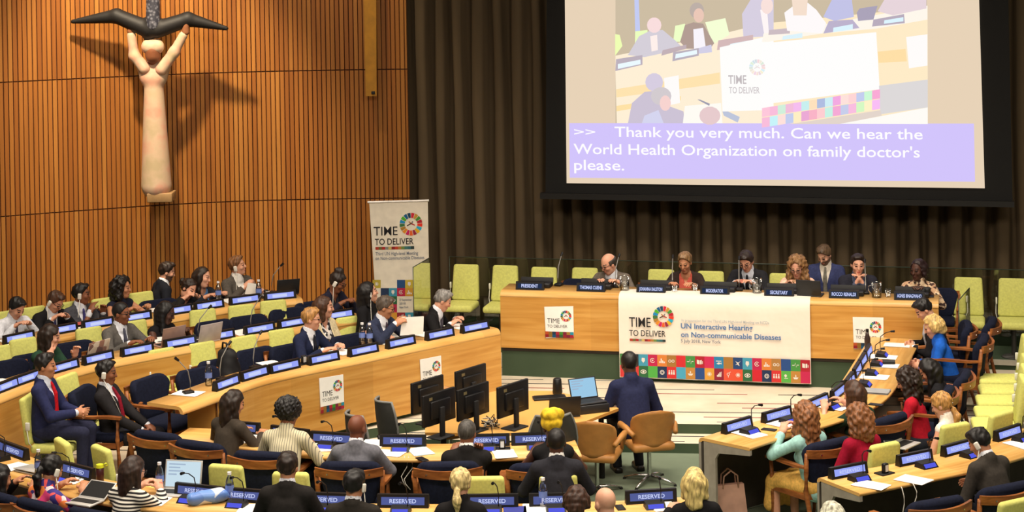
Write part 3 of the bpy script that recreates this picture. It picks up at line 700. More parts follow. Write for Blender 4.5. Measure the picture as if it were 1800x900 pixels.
TOPR = [((60, 140, 70), None), ((40, 46, 60), None), ((70, 168, 200), 'drop'), ((208, 30, 84), 'target'), ((236, 140, 60), 'city'), ((180, 126, 56), 'loop'), ((226, 44, 52), None), ((70, 156, 76), 'pulse'), ((190, 26, 48), 'book'), ((222, 40, 96), None), ((40, 140, 196), 'fish'), ((178, 128, 56), None), ((30, 72, 130), 'dove'), ((70, 168, 200), 'drop'), ((208, 30, 84), 'target'), ((236, 140, 60), 'city'), ((190, 136, 70), 'loop'), ((36, 80, 150), None), ((76, 160, 72), 'pulse'), ((190, 26, 48), 'book')]
BOTR = [((226, 60, 60), None), ((226, 60, 60), None), ((46, 110, 66), 'eye'), ((86, 186, 76), None), ((28, 50, 92), 'rings'), ((226, 50, 50), 'people'), ((76, 178, 216), None), ((206, 146, 66), 'hand'), ((36, 80, 150), None), ((236, 170, 60), 'sun'), ((150, 28, 56), 'bars'), ((240, 90, 60), 'sign'), ((240, 90, 56), 'sun'), ((46, 110, 66), 'eye'), ((222, 30, 48), None), ((28, 50, 92), 'rings'), ((226, 50, 50), 'people'), ((96, 190, 80), 'tree'), ((206, 146, 66), 'hand'), ((214, 36, 90), None)]
mb = MB(); vs = BP.hit(1110, 622)[1]; sq = (vs-vb-.012)/2; uu0 = BP.hit(1090, 640)[0]; wsq = (BP.hit(1424, 640)[0]-uu0)/20; mw = printed((250, 244, 236))
for r_, rowc in enumerate((TOPR, BOTR)):
    for k, (c, ic) in enumerate(rowc):
        v1 = vs-r_*sq; a = uu0+k*wsq
        mb.poly([BP.at(a, v1-sq, .003), BP.at(a+wsq, v1-sq, .003), BP.at(a+wsq, v1, .003), BP.at(a, v1, .003)], printed(c))
        if ic: icon(mb, ic, BP.at(a+wsq/2, v1-sq/2), BP.u, BP.v, BP.n, wsq*.95, .005, mw)
on(root, mb, 'icon_squares')
# ---- white posters on the desk fronts
def poster(pl, corners, label, big=True):
    """corners: bottom left, bottom right, top right, top left, in pixels"""
    mb = MB(); plate_poly(mb, pl, corners, .014, M_PAPER, .008); root = tag(mb.build('poster'), label, 'poster', 'white posters on the desk fronts')
    h = [pl.hit(*c) for c in corners]; U0 = (h[0][0]+h[3][0])/2; U1 = (h[1][0]+h[2][0])/2; V0 = (h[0][1]+h[1][1])/2; V1 = (h[2][1]+h[3][1])/2; w = U1-U0; hh = V1-V0
    mb = MB(); text_on(mb, 'TIME', pl.at(U0+.08*w, V0+.46*hh, .014), pl.u, pl.v, pl.n, .44*w, .16*hh, INK, -.004, .003)
    text_on(mb, 'TO DELIVER', pl.at(U0+.08*w, V0+.32*hh, .014), pl.u, pl.v, pl.n, .70*w, .09*hh, INK, -.002, .003); on(root, mb, 'lettering')
    mb = MB(); wheel(mb, pl.at(U0+.74*w, V0+.70*hh, .014), pl.u, pl.v, pl.n, .19*w, .003, printed); on(root, mb, 'wheel_emblem')
    mb = MB(); s = w/8; rk = random.Random(5)
    for r_ in range(2):
        for k in range(8):
            a = U0+k*s; b = V0+(1-r_)*.095*hh; c = SDG[rk.randrange(17)]
            mb.poly([pl.at(a, b, .017), pl.at(a+s, b, .017), pl.at(a+s, b+.095*hh, .017), pl.at(a, b+.095*hh, .017)], printed(tuple(x*.8 for x in c)))
    on(root, mb, 'icon_squares')
poster(PODF, [(960, 594), (1009, 592), (1008, 538), (957, 539)], 'square white poster on the left end of the podium desk front')
poster(PODF, [(1501, 613), (1553, 613), (1553, 558), (1499, 557)], 'white poster on the right part of the podium desk front behind the side desk')
def rowplane(ln, px):
    best = None
    for a, b in zip(ln, ln[1:]):
        pl = Plane((a.x, a.y, 0), (b.x-a.x, b.y-a.y)); u = pl.hit(px, 680)[0]
        if -.02 <= u <= (b-a).length+.02: best = pl
    return best
poster(rowplane(lnA, 582), [(563, 726), (604, 718), (602, 658), (560, 665)], 'white poster on the near left desk front, the lower left of its two')
poster(rowplane(lnA, 757), [(740, 688), (776, 680), (774, 625), (737, 632)], 'white poster on the near left desk front, the one towards the podium')
# ---- roll-up banner in the corner
RP = Plane(aty(650, 355, 26.75), (1, .015)); 
mb = MB(); plate_poly(mb, RP, [(668, 640), (757, 640), (752, 353), (649, 356)], 0, flat((222, 212, 194), .7, var=.03), .004)
root = tag(mb.build('roll_up_banner'), 'tall white roll-up banner with a colour wheel in the corner by the curtain', 'banner')
mb = MB(); a, b = RP.at(*RP.hit(646, 355.5)), RP.at(*RP.hit(754, 352.5)); mb.cyl(a, b, .014, .014, flat((238, 232, 226), .4), 12); on(root, mb, 'top_rail')
mb = MB(); a = RP.hit(664, 640); b = RP.hit(760, 640); mb.box(RP.at((a[0]+b[0])/2, ZB+.05-RP.P.z, -.0), (b[0]-a[0]+.06, .22, .09), flat((170, 170, 170), .4, .6), bevel=.015); on(root, mb, 'base_cassette')
mb = MB(); ptext(mb, RP, 'TIME', 657, 414, 699, 15.5, INK, bold=.004); ptext(mb, RP, 'TO DELIVER', 659, 430.5, 727, 11, INK, bold=.008); stripbar(mb, RP, 660, 728, 434, 5)
ptext(mb, RP, 'Third UN High-level Meeting', 660, 449, 735, 6, GREYINK); ptext(mb, RP, 'on Non-communicable Diseases', 660, 457, 746, 6, GREYINK); on(root, mb, 'lettering')
mb = MB(); c_ = RP.hit(722.5, 394); wheel(mb, RP.at(*c_), RP.u, RP.v, RP.n, .152, .004, printed); on(root, mb, 'wheel_emblem')
mb = MB(); s = 14.3; G = [(0, 1, (200, 180, 60), 'sun'), (3, 1, (36, 84, 140), None), (4, 1, (224, 196, 60), 'drop'), (5, 1, (140, 70, 44), 'bars'), (1, 2, (34, 54, 90), None), (2, 2, (70, 160, 190), 'drop'), (3, 2, (206, 36, 76), 'target'), (4, 2, (226, 166, 56), 'city'), (5, 2, (160, 140, 60), 'loop'), (6, 2, (196, 176, 60), None), (1, 3, (206, 60, 56), None), (2, 3, (46, 110, 66), 'eye'), (5, 3, (50, 96, 90), None), (6, 3, (196, 56, 50), None), (1, 4, (60, 130, 80), None), (2, 4, (206, 36, 84), None), (5, 4, (40, 110, 150), 'fish'), (6, 4, (60, 140, 76), 'tree'), (2, 5, (240, 170, 56), None), (3, 5, (160, 34, 50), 'bars'), (4, 5, (60, 160, 190), 'drop'), (5, 5, (40, 56, 90), None), (1, 5, (70, 150, 200), None), (3, 6, (90, 150, 80), None), (4, 6, (200, 60, 60), 'people'), (5, 6, (226, 166, 56), 'hand'), (2, 6, (60, 90, 150), None), (6, 5, (180, 60, 90), None)]
for cx, cy, c, ic in G:
    x, y = 655+cx*s, 492+(cy-1)*s+14.3
    P = [RP.at(*RP.hit(x+i*s, y-j*s), .002) for i, j in ((0, 0), (1, 0), (1, 1), (0, 1))]
    mb.poly(P, printed(c))
    if ic: icon(mb, ic, (P[0]+P[2])/2, RP.u, RP.v, RP.n, (P[1]-P[0]).length*.95, .004, mw)
for k, t in enumerate(('27 September', '2018', 'New York')): ptext(mb, RP, t, 702, 529+k*6.5, 702+(22, 11, 16)[k], 4, GREYINK)
on(root, mb, 'icon_squares')
# ---- wall sculpture: plain stand-in, a pale tapering column with two raised prongs below a dark crescent
SY = 27.05
def sp(px, py, dy=0): return np.array(aty(px, py, SY+dy))
def sculpt(name, prims, h, mat, parent):
    pts = np.array([p for pr in prims for p in (pr[0], pr[1])]); rmax = max(max(pr[2], pr[3]) for pr in prims)+.06
    S = Solid(pts.min(0)-rmax*1.6, pts.max(0)+rmax*1.6, h)
    for a, b, ra, rb, k in prims: S.cone(a, b, ra, rb, k)
    V, Q = S.mesh(); o = np_mesh(name, V-np.array(parent.location) if parent is not None else V, Q, [mat], None, parent); return o
m, nt, b = newmat('carved_pale_wood'); tc = N(nt, 'ShaderNodeTexCoord'); n1 = N(nt, 'ShaderNodeTexNoise'); n1.inputs['Scale'].default_value = 3.0; n1.inputs['Detail'].default_value = 4
nt.links.new(tc.outputs['Object'], n1.inputs['Vector']); nt.links.new(ramp(nt, n1.outputs[0], [(.35, (178, 158, 124)), (.5, (196, 168, 140)), (.62, (202, 150, 126)), (.72, (186, 166, 132))]), b.inputs['Base Color']); b.inputs['Roughness'].default_value = .65
root = empty('wall_sculpture', tuple(sp(277, 345)), 0, 'tall pale carved column sculpture under a dark crescent, mounted on the slatted wall', 'sculpture')
sculpt('column', [(sp(270, 140), sp(275, 325), .125, .205, .06), (sp(262, 135), sp(278, 135), .13, .13, .06), (sp(252, 118), sp(288, 118), .09, .09, .08)], .02, m, root)
for xs in (((254, 120), (236, 98), (231, 62)), ((284, 122), (306, 92), (322, 62))):
    a, b_, c = [sp(*q, -.08) for q in xs]; sculpt('prong', [(a, b_, .085, .07, .05), (b_, c, .068, .06, .05)], .014, m, root)
for q in ((230, 46), (326, 48)): sculpt('prong_tip', [(sp(q[0], q[1]+8, -.08), sp(q[0]+1, q[1]-6, -.1), .055, .045, .02)], .012, flat((150, 96, 62), .6), root)
sculpt('knob', [(sp(269, 98, -.1), sp(269, 90, -.1), .105, .11, .02), (sp(268, 118), sp(268, 104, -.06), .06, .06, .02)], .014, flat((122, 72, 44), .6), root)
sculpt('knob_cap', [(sp(262, 82, -.1), sp(275, 82, -.1), .105, .105, .02)], .014, m, root)
cr = [(sp(262, 52, -.1), sp(205, 28, -.05), .12, .10, .03), (sp(205, 28, -.05), sp(128, 38, 0), .10, .03, .03), (sp(276, 52, -.1), sp(330, 34, -.05), .12, .10, .03), (sp(330, 34, -.05), sp(398, 50, 0), .10, .03, .03), (sp(268, 40, -.1), sp(258, 76, -.08), .12, .04, .05)]
sculpt('dark_crescent', cr, .016, flat((22, 19, 18), .6), root)
m2, nt, b = newmat('mottled_grey'); tc = N(nt, 'ShaderNodeTexCoord'); v_ = N(nt, 'ShaderNodeTexVoronoi'); v_.inputs['Scale'].default_value = 26
nt.links.new(tc.outputs['Object'], v_.inputs['Vector']); nt.links.new(ramp(nt, v_.outputs[0], [(.1, (120, 120, 130)), (.6, (50, 50, 60))]), b.inputs['Base Color'])
sculpt('grey_stem', [(sp(269, 44, -.14), sp(269, -40, -.14), .10, .085, .02)], .014, m2, root)
mb = MB(); c = sp(284, 345)-sp(277, 345); mb.box(tuple(c), (.34, .34, .12), flat((150, 118, 78), .6), bevel=.01); mb.build('plinth', root)
mb = MB(); mb.box((0, .38, .2), (.12, .6, .12), M_BLACKM); mb.build('wall_bracket', root)
# ================================================================ CHAIRS
def slabmesh(mb, outline, y0, y1, mat, T=None, bev=.02):
    """upright cushion: outline in (x,z), softened edges, between y0 and y1"""
    n = len(outline); cx = sum(p[0] for p in outline)/n; cz = sum(p[1] for p in outline)/n
    def ins(d): return [(cx+(x-cx)*(1-d/max(abs(x-cx), .12)*1.0 if abs(x-cx) > 1e-4 else 1), cz+(z-cz)*(1-d/max(abs(z-cz), .12) if abs(z-cz) > 1e-4 else 1)) for x, z in outline]
    layers = [(ins(bev), y0), (ins(bev*.3), y0+bev*.3), (outline, y0+bev), (outline, y1-bev), (ins(bev*.3), y1-bev*.3), (ins(bev), y1)]
    V = [(x, y, z) for o, y in layers for x, z in o]; L = len(layers)
    F = [(j*n+k, j*n+(k+1) % n, (j+1)*n+(k+1) % n, (j+1)*n+k) for j in range(L-1) for k in range(n)]
    F += [tuple(range(n-1, -1, -1)), tuple(range((L-1)*n, L*n))]
    return mb.add(V, F, mat, T, True)
def rrect(w0, w1, z0, z1, r, k=4):
    """rounded outline: width w0 at the bottom z0, w1 at the top z1"""
    P = []
    for cx, cz, a0 in ((w0/2-r, z0+r, -90), (w1/2-r, z1-r, 0), (-w1/2+r, z1-r, 90), (-w0/2+r, z0+r, 180)):
        for i in range(k+1): a = R(a0+90*i/k); P.append((cx+r*math.cos(a), cz+r*math.sin(a)))
    return P
M_POST = flat((52, 50, 46), .5)
def build_lime():
    r = empty('lime_chair'); tag(r, None, 'chair')
    mb = MB(); mb.box((0, .02, .425), (.40, .44, .09), M_LIME, bevel=.035, seg=3); mb.build('seat', r)
    T = Matrix.Translation((0, -.21, .42)) @ Matrix.Rotation(R(9), 4, 'X')
    mb = MB(); slabmesh(mb, rrect(.38, .345, .04, .52, .035), -.04, .035, M_LIME, T, .022); mb.build('backrest', r)
    mb = MB(); mb.cyl((0, .0, .02), (0, .0, .38), .032, .028, M_POST); mb.box((0, 0, .37), (.26, .26, .03), M_POST, bevel=.008); mb.build('post', r)
    mb = MB(); mb.lathe([(0, .03), (.05, .03), (.15, .012), (.16, 0), (0, 0)], M_POST, 20); mb.build('base', r)
    mb = MB(); mb.box((.205, -.215, .66), (.022, .05, .085), flat((214, 212, 200), .5), bevel=.01); mb.tube([(.21, -.22, .62), (.215, -.20, .5), (.2, -.17, .45)], .005, flat((214, 212, 200), .5), 6); mb.build('earpiece_holder', r)
    return r
def build_navy():
    r = empty('armchair'); tag(r, None, 'chair')
    mb = MB(); mb.box((0, .03, .42), (.50, .50, .09), M_NAVY, bevel=.04, seg=3); mb.build('seat', r)
    # back pad: wide, rounded, bent slightly round the sitter
    mb = MB(); T = Matrix.Translation((0, -.235, .42)) @ Matrix.Rotation(R(10), 4, 'X')
    slabmesh(mb, [(x, z) for x, z in rrect(.48, .60, .02, .47, .11, 5)], -.045, .05, M_NAVY, T, .03)
    mb.V = [(x, y+1.0*x*x, z) for x, y, z in mb.V]; mb.build('backrest', r)
    mb = MB(); n = 12; V = []; F = []
    for i in range(n+1):
        t = -1+2*i/n; x = .325*t; y = -.372+.085*t*t
        for dz, dy in ((-.035, -.012), (.045, -.022), (.045, .008), (-.035, .014)): V.append((x, y+dy, .775+dz+.018*t*t))
    F = [(i*4+j, i*4+(j+1) % 4, (i+1)*4+(j+1) % 4, (i+1)*4+j) for i in range(n) for j in range(4)]+[(0, 1, 2, 3), tuple(n*4+k for k in (3, 2, 1, 0))]
    mb.add(V, F, M_CHAIRWOOD, None, False)
    for x in (-.2, .2): mb.cyl((x, -.395+.8*x*x, .785), (x, -.33, .785), .008, .008, M_CHROME, 8)
    mb.build('crest_rail', r)
    for sx in (-1, 1):
        mb = MB(); mb.tube([(sx*.318, -.275, .80), (sx*.305, -.25, .6), (sx*.285, -.22, .42), (sx*.28, -.27, .2), (sx*.275, -.33, 0)], [.020, .024, .026, .022, .017], M_CHAIRWOOD, 8); mb.build('leg', r)
        mb = MB(); mb.tube([(sx*.295, .27, .635), (sx*.285, .26, .42), (sx*.275, .27, .2), (sx*.27, .28, 0)], [.019, .025, .022, .016], M_CHAIRWOOD, 8); mb.build('leg', r)
        mb = MB(); P = [(sx*.305, .31, .655), (sx*.32, .18, .668), (sx*.325, 0, .662), (sx*.31, -.15, .655), (sx*.305, -.25, .66)]
        V = []; wd = (.030, .038, .034, .026, .020)
        for p, w in zip(P, wd):
            for dx, dz in ((-w, -.012), (w, -.012), (w, .012), (-w, .012)): V.append((p[0]+dx, p[1], p[2]+dz))
        mb.add(V, [(i*4+j, i*4+(j+1) % 4, (i+1)*4+(j+1) % 4, (i+1)*4+j) for i in range(4) for j in range(4)]+[(3, 2, 1, 0), (16, 17, 18, 19)], M_CHAIRWOOD); mb.build('armrest', r)
    mb = MB()
    for a, b in (((-.28, -.22), (.28, -.22)), ((-.28, .26), (.28, .26)), ((-.28, -.22), (-.28, .26)), ((.28, -.22), (.28, .26))):
        mb.box(((a[0]+b[0])/2, (a[1]+b[1])/2, .36), (abs(a[0]-b[0])+.025, abs(a[1]-b[1])+.025, .05), M_CHAIRWOOD)
    mb.build('seat_frame', r); return r
M_TAN = flat((176, 122, 62), .5)
def build_shell():
    r = empty('shell_chair'); tag(r, None, 'chair')
    V = []; F = []; nu, nv = 16, 10
    for side in (0, 1):
        for j in range(nv+1):
            s = j/nv; z = .42+.40*s; hw = (.20+.045*math.sin(min(1, s*1.5)*math.pi/2))*(1-.0*s) if s < .72 else .245*math.sqrt(max(.02, 1-((s-.72)/.285)**2))
            for i in range(nu+1):
                t = -1+2*i/nu; x = hw*t; y = -.20-.10*s+.16*(abs(x)/.245)**2.2*(1-.35*s)
                V.append((x*(1-.04*side), y+.022*side, z))
    W_ = nu+1; H_ = (nv+1)*W_
    for j in range(nv):
        for i in range(nu):
            a = j*W_+i; F.append((a, a+1, a+W_+1, a+W_)); F.append((H_+a, H_+a+W_, H_+a+W_+1, H_+a+1))
    for i in range(nu): F.append((i, H_+i, H_+i+1, i+1)); a = nv*W_+i; F.append((a, a+1, H_+a+1, H_+a))
    for j in range(nv):
        a = j*W_; F.append((a, a+W_, H_+a+W_, H_+a)); a += nu; F.append((a, H_+a, H_+a+W_, a+W_))
    mb = MB(); mb.add(V, F, M_TAN, None, True); mb.build('backrest', r)
    mb = MB(); mb.box((0, .03, .41), (.47, .46, .09), M_TAN, bevel=.04, seg=3); mb.build('seat', r)
    for sx in (-1, 1):
        mb = MB(); mb.tube([(sx*.23, -.20, .56), (sx*.27, -.05, .61), (sx*.275, .12, .61), (sx*.25, .2, .55), (sx*.23, .17, .43)], [.026, .032, .032, .028, .022], M_TAN, 8); mb.build('armrest', r)
    mb = MB(); mb.cyl((0, 0, .07), (0, 0, .37), .022, .022, M_CHROME); mb.lathe([(0, .38), (.1, .37), (.03, .33)], M_CHROME, 16); mb.build('post', r)
    mb = MB()
    for k in range(4):
        a = R(45+90*k); d = Vector((math.cos(a), math.sin(a), 0)); mb.tube([d*.02+Vector((0, 0, .075)), d*.16+Vector((0, 0, .055)), d*.3+Vector((0, 0, .018))], [.018, .016, .012], M_CHROME, 8); mb.cyl(d*.3+Vector((0, 0, 0)), d*.3+Vector((0, 0, .02)), .018, .014, M_BLACK, 10)
    mb.build('star_base', r); return r
def build_mesh():
    r = empty('office_chair'); tag(r, None, 'chair')
    mm = flat((46, 46, 42), .7)
    mb = MB(); mb.box((0, .02, .44), (.46, .44, .07), mm, bevel=.03, seg=3); mb.build('seat', r)
    V = []; n = 10; m_ = 8
    for j in range(m_+1):
        s = j/m_; hw = .23*math.sin(math.pi*(.22+.62*s))**.5
        for i in range(n+1): t = -1+2*i/n; V.append((hw*t, -.24-.06*s+.10*t*t, .50+.46*s))
    F = [(j*(n+1)+i, j*(n+1)+i+1, (j+1)*(n+1)+i+1, (j+1)*(n+1)+i) for j in range(m_) for i in range(n)]
    V2 = V+[(x, y+.02, z) for x, y, z in V]; o = len(V)
    mb = MB(); mb.add(V2, F+[tuple(k+o for k in f[::-1]) for f in F], mm, None, True)
    mb.build('backrest', r)
    edge = [V[i] for i in range(n+1)]+[V[j*(n+1)+n] for j in range(1, m_+1)]+[V[m_*(n+1)+i] for i in range(n-1, -1, -1)]+[V[j*(n+1)] for j in range(m_-1, -1, -1)]
    mb = MB(); mb.tube([Vector(p)+Vector((0, .01, 0)) for p in edge], .014, flat((120, 120, 116), .4), 6); mb.build('back_frame', r)
    mb = MB(); mb.cyl((0, 0, .06), (0, 0, .42), .025, .025, M_BLACK); mb.tube([(0, -.05, .41), (0, -.24, .44), (0, -.27, .6)], .02, M_BLACK, 8); mb.build('post', r)
    mb = MB()
    for k in range(5):
        a = R(18+72*k); d = Vector((math.cos(a), math.sin(a), 0)); mb.tube([Vector((0, 0, .07)), d*.28+Vector((0, 0, .05))], .018, M_BLACK, 6); mb.cyl(d*.28, d*.28+Vector((0, 0, .05)), .025, .02, M_BLACK, 8)
    mb.build('star_base', r); return r
LIME, NAVY, SHELL, MESHC = Kind(build_lime), Kind(build_navy), Kind(build_shell), Kind(build_mesh)
def facing(ln, px, py, z):
    """turn of a sitter behind desk line ln near a pixel: looking out across the desk"""
    p = atz(px, py, z); best = min(range(len(ln)-1), key=lambda k: ((ln[k]+ln[k+1])/2-p).length)
    d = ln[min(best+2, len(ln)-1)]-ln[max(best-2, 0)]; d.normalize(); nx, ny = d.y, -d.x
    return math.atan2(-nx, ny)
def by_top(K, px, py, floor, h, rz, label, group=None, off=.27, sc=1.0):
    h *= sc
    P = atz(px, py, floor+h); o = Vector((math.sin(rz)*off, -math.cos(rz)*off, 0))
    return K.put((P.x-o.x, P.y-o.y, floor), rz, label, group, sc)
FC = R(166.6)
G1 = 'lime chairs along the curtain'
RC = ['leftmost lime chair along the curtain, left of the podium', 'second lime chair from the left along the curtain, beside the podium end', 'lime chair behind the empty seat at the left podium end', 'lime chair behind the person in grey at the podium', 'lime chair between the podium sitters in grey and in brown', 'lime chair right of the person in the brown jacket', 'lime chair half hidden by the person in pink', 'lime chair right of the podium with a thin armrest post beside it', 'rightmost lime chair along the curtain, a dark tablet on its seat']
RC[7] = 'lime chair just right of the podium, behind the glass pane'
for (x, y), l in zip([(819, 466), (888, 468), (956, 471), (1028, 472), (1162, 475), (1249, 478), (1376, 482), (1702, 489), (1780, 491)], RC): by_top(LIME, x, y, ZR, .925, FC, l, G1)
G2 = 'lime chairs against the slatted wall'
for (x, y), l in zip([(6, 549), (57, 541), (121, 532), (184, 525), (247, 515)], ['behind the person in the white shirt', 'behind the person bowing the head', 'behind the person with a hand on the chin', 'left of the person in a sleeveless top', 'left of the person turning their back']):
    by_top(LIME, x, y, ZC, .925, facing(lnC, x, y+60, ZC), 'lime chair against the slatted wall, '+l, G2)
G3 = 'lime chairs in front of the rear left desk'
for k, (x, y) in enumerate([(-6, 610), (40, 596), (156, 577), (235, 565), (356, 545), (424, 537), (480, 529)]):
    by_top(LIME, x, y, ZB, .925, facing(lnC, x, y+30, ZB), f'lime chair in front of the rear left desk, {nth(k)} in that row', G3, sc=.96)
G4 = 'lime chairs in front of the middle left desk'
for k, (x, y) in enumerate([(284, 614), (355, 603), (428, 592), (494, 580), (612, 558)]):
    by_top(LIME, x, y, ZS, .925, facing(lnB, x, y+40, ZS), f'lime chair in front of the middle left desk, {nth(k)} in that row', G4, sc=.96)
by_top(LIME, 119, 664, ZS, .90, R(-112), 'lime chair between the two men in red ties')
by_top(LIME, 52, 700, ZS, .90, R(-98), 'lime chair under the person in the navy suit and bright red tie')
G5 = 'lime chairs seen from behind'
by_top(LIME, 113, 779, 0, .90, R(-58), 'lime chair seen from behind, left of the tumbler with the lime lid', G5)
by_top(LIME, 181, 791, 0, .90, R(-52), 'lime chair seen from behind, above the tumbler with the lime lid', G5)
for x, y, rz, l in [(399, 830, -18, 'beside the silver laptop and blue bag'), (512, 843, -10, 'half hidden by the person in a black suit'), (853, 851, 0, 'right of the person in a black jacket, nearest row'), (981, 847, 2, 'behind the person in a dark suit and white collar')]:
    by_top(LIME, x, y, 0, .86, R(rz), 'lime chair seen from behind, '+l, G5)
by_top(LIME, 1553, 792, 0, .86, R(30), 'lime chair under the person in the maroon top', G5)
by_top(LIME, 1677, 757, 0, .86, R(28), 'lime chair under the person in the white sleeveless top', G5)
by_top(LIME, 1757, 730, 0, .90, R(40), 'lime chair seen from behind above the person with the white headset', G5)
G6 = 'lime chairs lined up at the right edge'
for k, (x, y) in enumerate([(1758, 664), (1760, 683), (1756, 702), (1754, 722), (1750, 742)]):
    p = atz(x, y, ZS+.46); LIME.put((p.x, p.y, ZS), R(82), f'lime chair lined up at the right edge, {["farthest", "second farthest", "middle", "second nearest", "nearest"][k]} of five', G6)
by_top(LIME, 1781, 893, 0, .86, R(30), 'lime chair back at the bottom right corner', G5)
# navy armchairs with wooden arms
H1 = 'navy chairs at the near left desk'
for (x, y), l in zip([(342, 648), (378, 632), (443, 613), (503, 606), (608, 589)], ['at its left tip', 'behind the black backpack', 'right of the backpack', 'behind the person in navy with glasses', 'right of the person in navy with glasses']):
    by_top(NAVY, x, y, ZS, .875, facing(lnA, x, y+40, ZS), 'navy chair at the near left desk, '+l if x != 503 else 'navy chair at the near left desk under the person in navy with glasses', H1, sc=.95)
H2 = 'navy chairs at the middle left desk'
for (x, y), l in zip([(6, 634), (50, 622), (124, 601), (184, 607), (371, 564), (431, 555), (501, 542), (545, 530)], ['leftmost of all', 'under the person in green', 'right of the person in green', 'under the person in the grey suit', 'behind the open silver laptop', 'behind a gooseneck microphone', 'left of the person in navy with glasses', 'behind the person in navy with glasses']):
    by_top(NAVY, x, y, ZB-.02, .875, facing(lnB, x, y+40, ZB), 'navy chair at the middle left desk, '+l, H2, sc=.91)
H3 = 'navy chairs at the rear left desk'
for (x, y), l in zip([(52, 562), (180, 541), (274, 527)], ['beside the person bowing the head', 'left of the person in a sleeveless top', 'in front of the person turning their back']):
    by_top(NAVY, x, y, ZC, .875, facing(lnC, x, y+40, ZC), 'navy chair at the rear left desk, '+l, H3, sc=.93)
NAVY.put((-4.38, 20.90, ZS), R(-100), 'navy armchair with wooden arms under the person in the maroon tie')
by_top(NAVY, 256, 664, ZS, .875, R(-118), 'empty navy chair in front of the person in the maroon tie')
for x, l in [(985, 'empty navy chair at the left end of the podium desk'), (1122, 'navy chair right of the person in grey at the podium'), (1622, 'navy chair under the person in the patterned blouse')]:
    u_ = PODP.hit(x, 560)[0]*1.03; NAVY.put(pod(u_, .98, ZP), FC, l, 'navy chairs at the podium', .80)
H5 = 'navy armchairs facing away across the middle'
for x, y, rz, l in [(272, 760, -28, 'leftmost, behind the person in stripes'), (346, 777, -28, 'behind the person in dark grey at the middle desk'), (457, 795, -14, 'under the person in the striped shirt'), (614, 813, -4, 'under the person in the light grey jacket'), (787, 813, 0, 'under the person raising a phone'), (950, 815, 4, 'behind the person in the yellow headwrap')]:
    by_top(NAVY, x, y, 0, .875, R(rz), 'navy armchair with wooden rail, '+l, H5)
H6 = 'navy armchairs along the bottom edge'
for x, y, rz, l in [(-8, 866, -40, 'at the bottom left corner'), (64, 882, -36, 'under the person in the floral top'), (160, 898, -30, 'left of the person in stripes')]:
    by_top(NAVY, x, y, 0, .875, R(rz), 'navy armchair '+l, H6)
by_top(NAVY, 1650, 878, 0, .875, R(24), 'empty navy armchair at the bottom edge, left of the person with the headset', H6)
by_top(NAVY, 1770, 853, 0, .875, R(28), 'navy armchair under the person with the white headset', H6)
# desks of the floor: waterfall ends, dark modesty panels
def floor_desk(line, z, depth, label):
    """seats lie to the right of the walk direction's left side; top, dark inner panel, end panels"""
    root = empty('floor_desk', (0, 0, 0), 0, label, 'desk'); ln = resample(line[::-1], .12)
    mb = MB(); sweep(mb, ln, [(-depth, -.03), (-depth, 0)]+[(a*.6, b*.6) for a, b in ARC]+[(-.03, -.045), (-.05, -.03)], M_WOOD_LIT); mb.build('worktop', root)
    mb = MB(); sweep(mb, ln, [(-.0, -.0455), (-.0, -z+.02), (-.03, -z+.02), (-.03, -.0455)], M_GREYDESK, True, True, False); mb.build('front_panel', root)
    mb = MB(); sweep(mb, ln, [(-.0305, -.046), (-.0305, -z+.02), (-.05, -z+.02), (-.05, -.046)], M_DARKPANEL, True, True, False); mb.build('inner_panel', root)
    for t in (0, len(ln)-1):
        p = ln[t]; d = (ln[1]-ln[0]) if t == 0 else (ln[-1]-ln[-2]); d.normalize(); nn = Vector((d.y, -d.x, 0)); sg = 1 if t == 0 else -1
        A = Matrix(((-nn.x, d.x*sg, 0, p.x), (-nn.y, d.y*sg, 0, p.y), (0, 0, 1, 0), (0, 0, 0, 1)))
        pl = [(.06, .0), (.06, z-.031), (depth, z-.031), (depth, z-.08), (.24, z-.12), (.2, z-.18), (.2, .0)]
        V = [A @ Vector((x, .002, zz)) for x, zz in pl]+[A @ Vector((x, .034, zz)) for x, zz in pl]; n = len(pl)
        mb = MB(); mb.add(V, [tuple(range(n)), tuple(range(2*n-1, n-1, -1))]+[(k, n+k, n+(k+1) % n, (k+1) % n) for k in range(n)], M_GREYDESK); mb.build('end_panel', root)
    return ln
ZF1 = .77; ZF3 = .86
def fl(pts, z): return [atz(x, y, z) for x, y in pts]
lnR = floor_desk(fl([(1228, 768), (1290, 748), (1362, 730), (1430, 708), (1463, 688), (1482, 662), (1498, 636), (1512, 614), (1527, 592)], ZF3), ZF3, .62, 'curved desk on the right that runs up to the podium')
lnQ = floor_desk(fl([(1436, 838), (1500, 826), (1620, 803), (1700, 782), (1780, 756), (1860, 730)], ZF1), ZF1, .62, 'curved desk at the lower right with two loose sheets on it')
lnM = floor_desk(fl([(336, 750), (380, 752), (440, 755), (520, 765), (590, 775), (710, 779), (835, 778), (935, 775), (1010, 772)], ZF1), ZF1, .60, 'middle desk seen from behind its row of sitters')
lnF = floor_desk(fl([(-60, 740), (0, 778), (45, 797), (150, 833), (280, 858), (430, 874), (565, 881), (710, 884), (855, 884), (980, 882), (1140, 876), (1215, 870)], ZF1), ZF1, .60, 'nearest desk along the bottom edge of the picture')
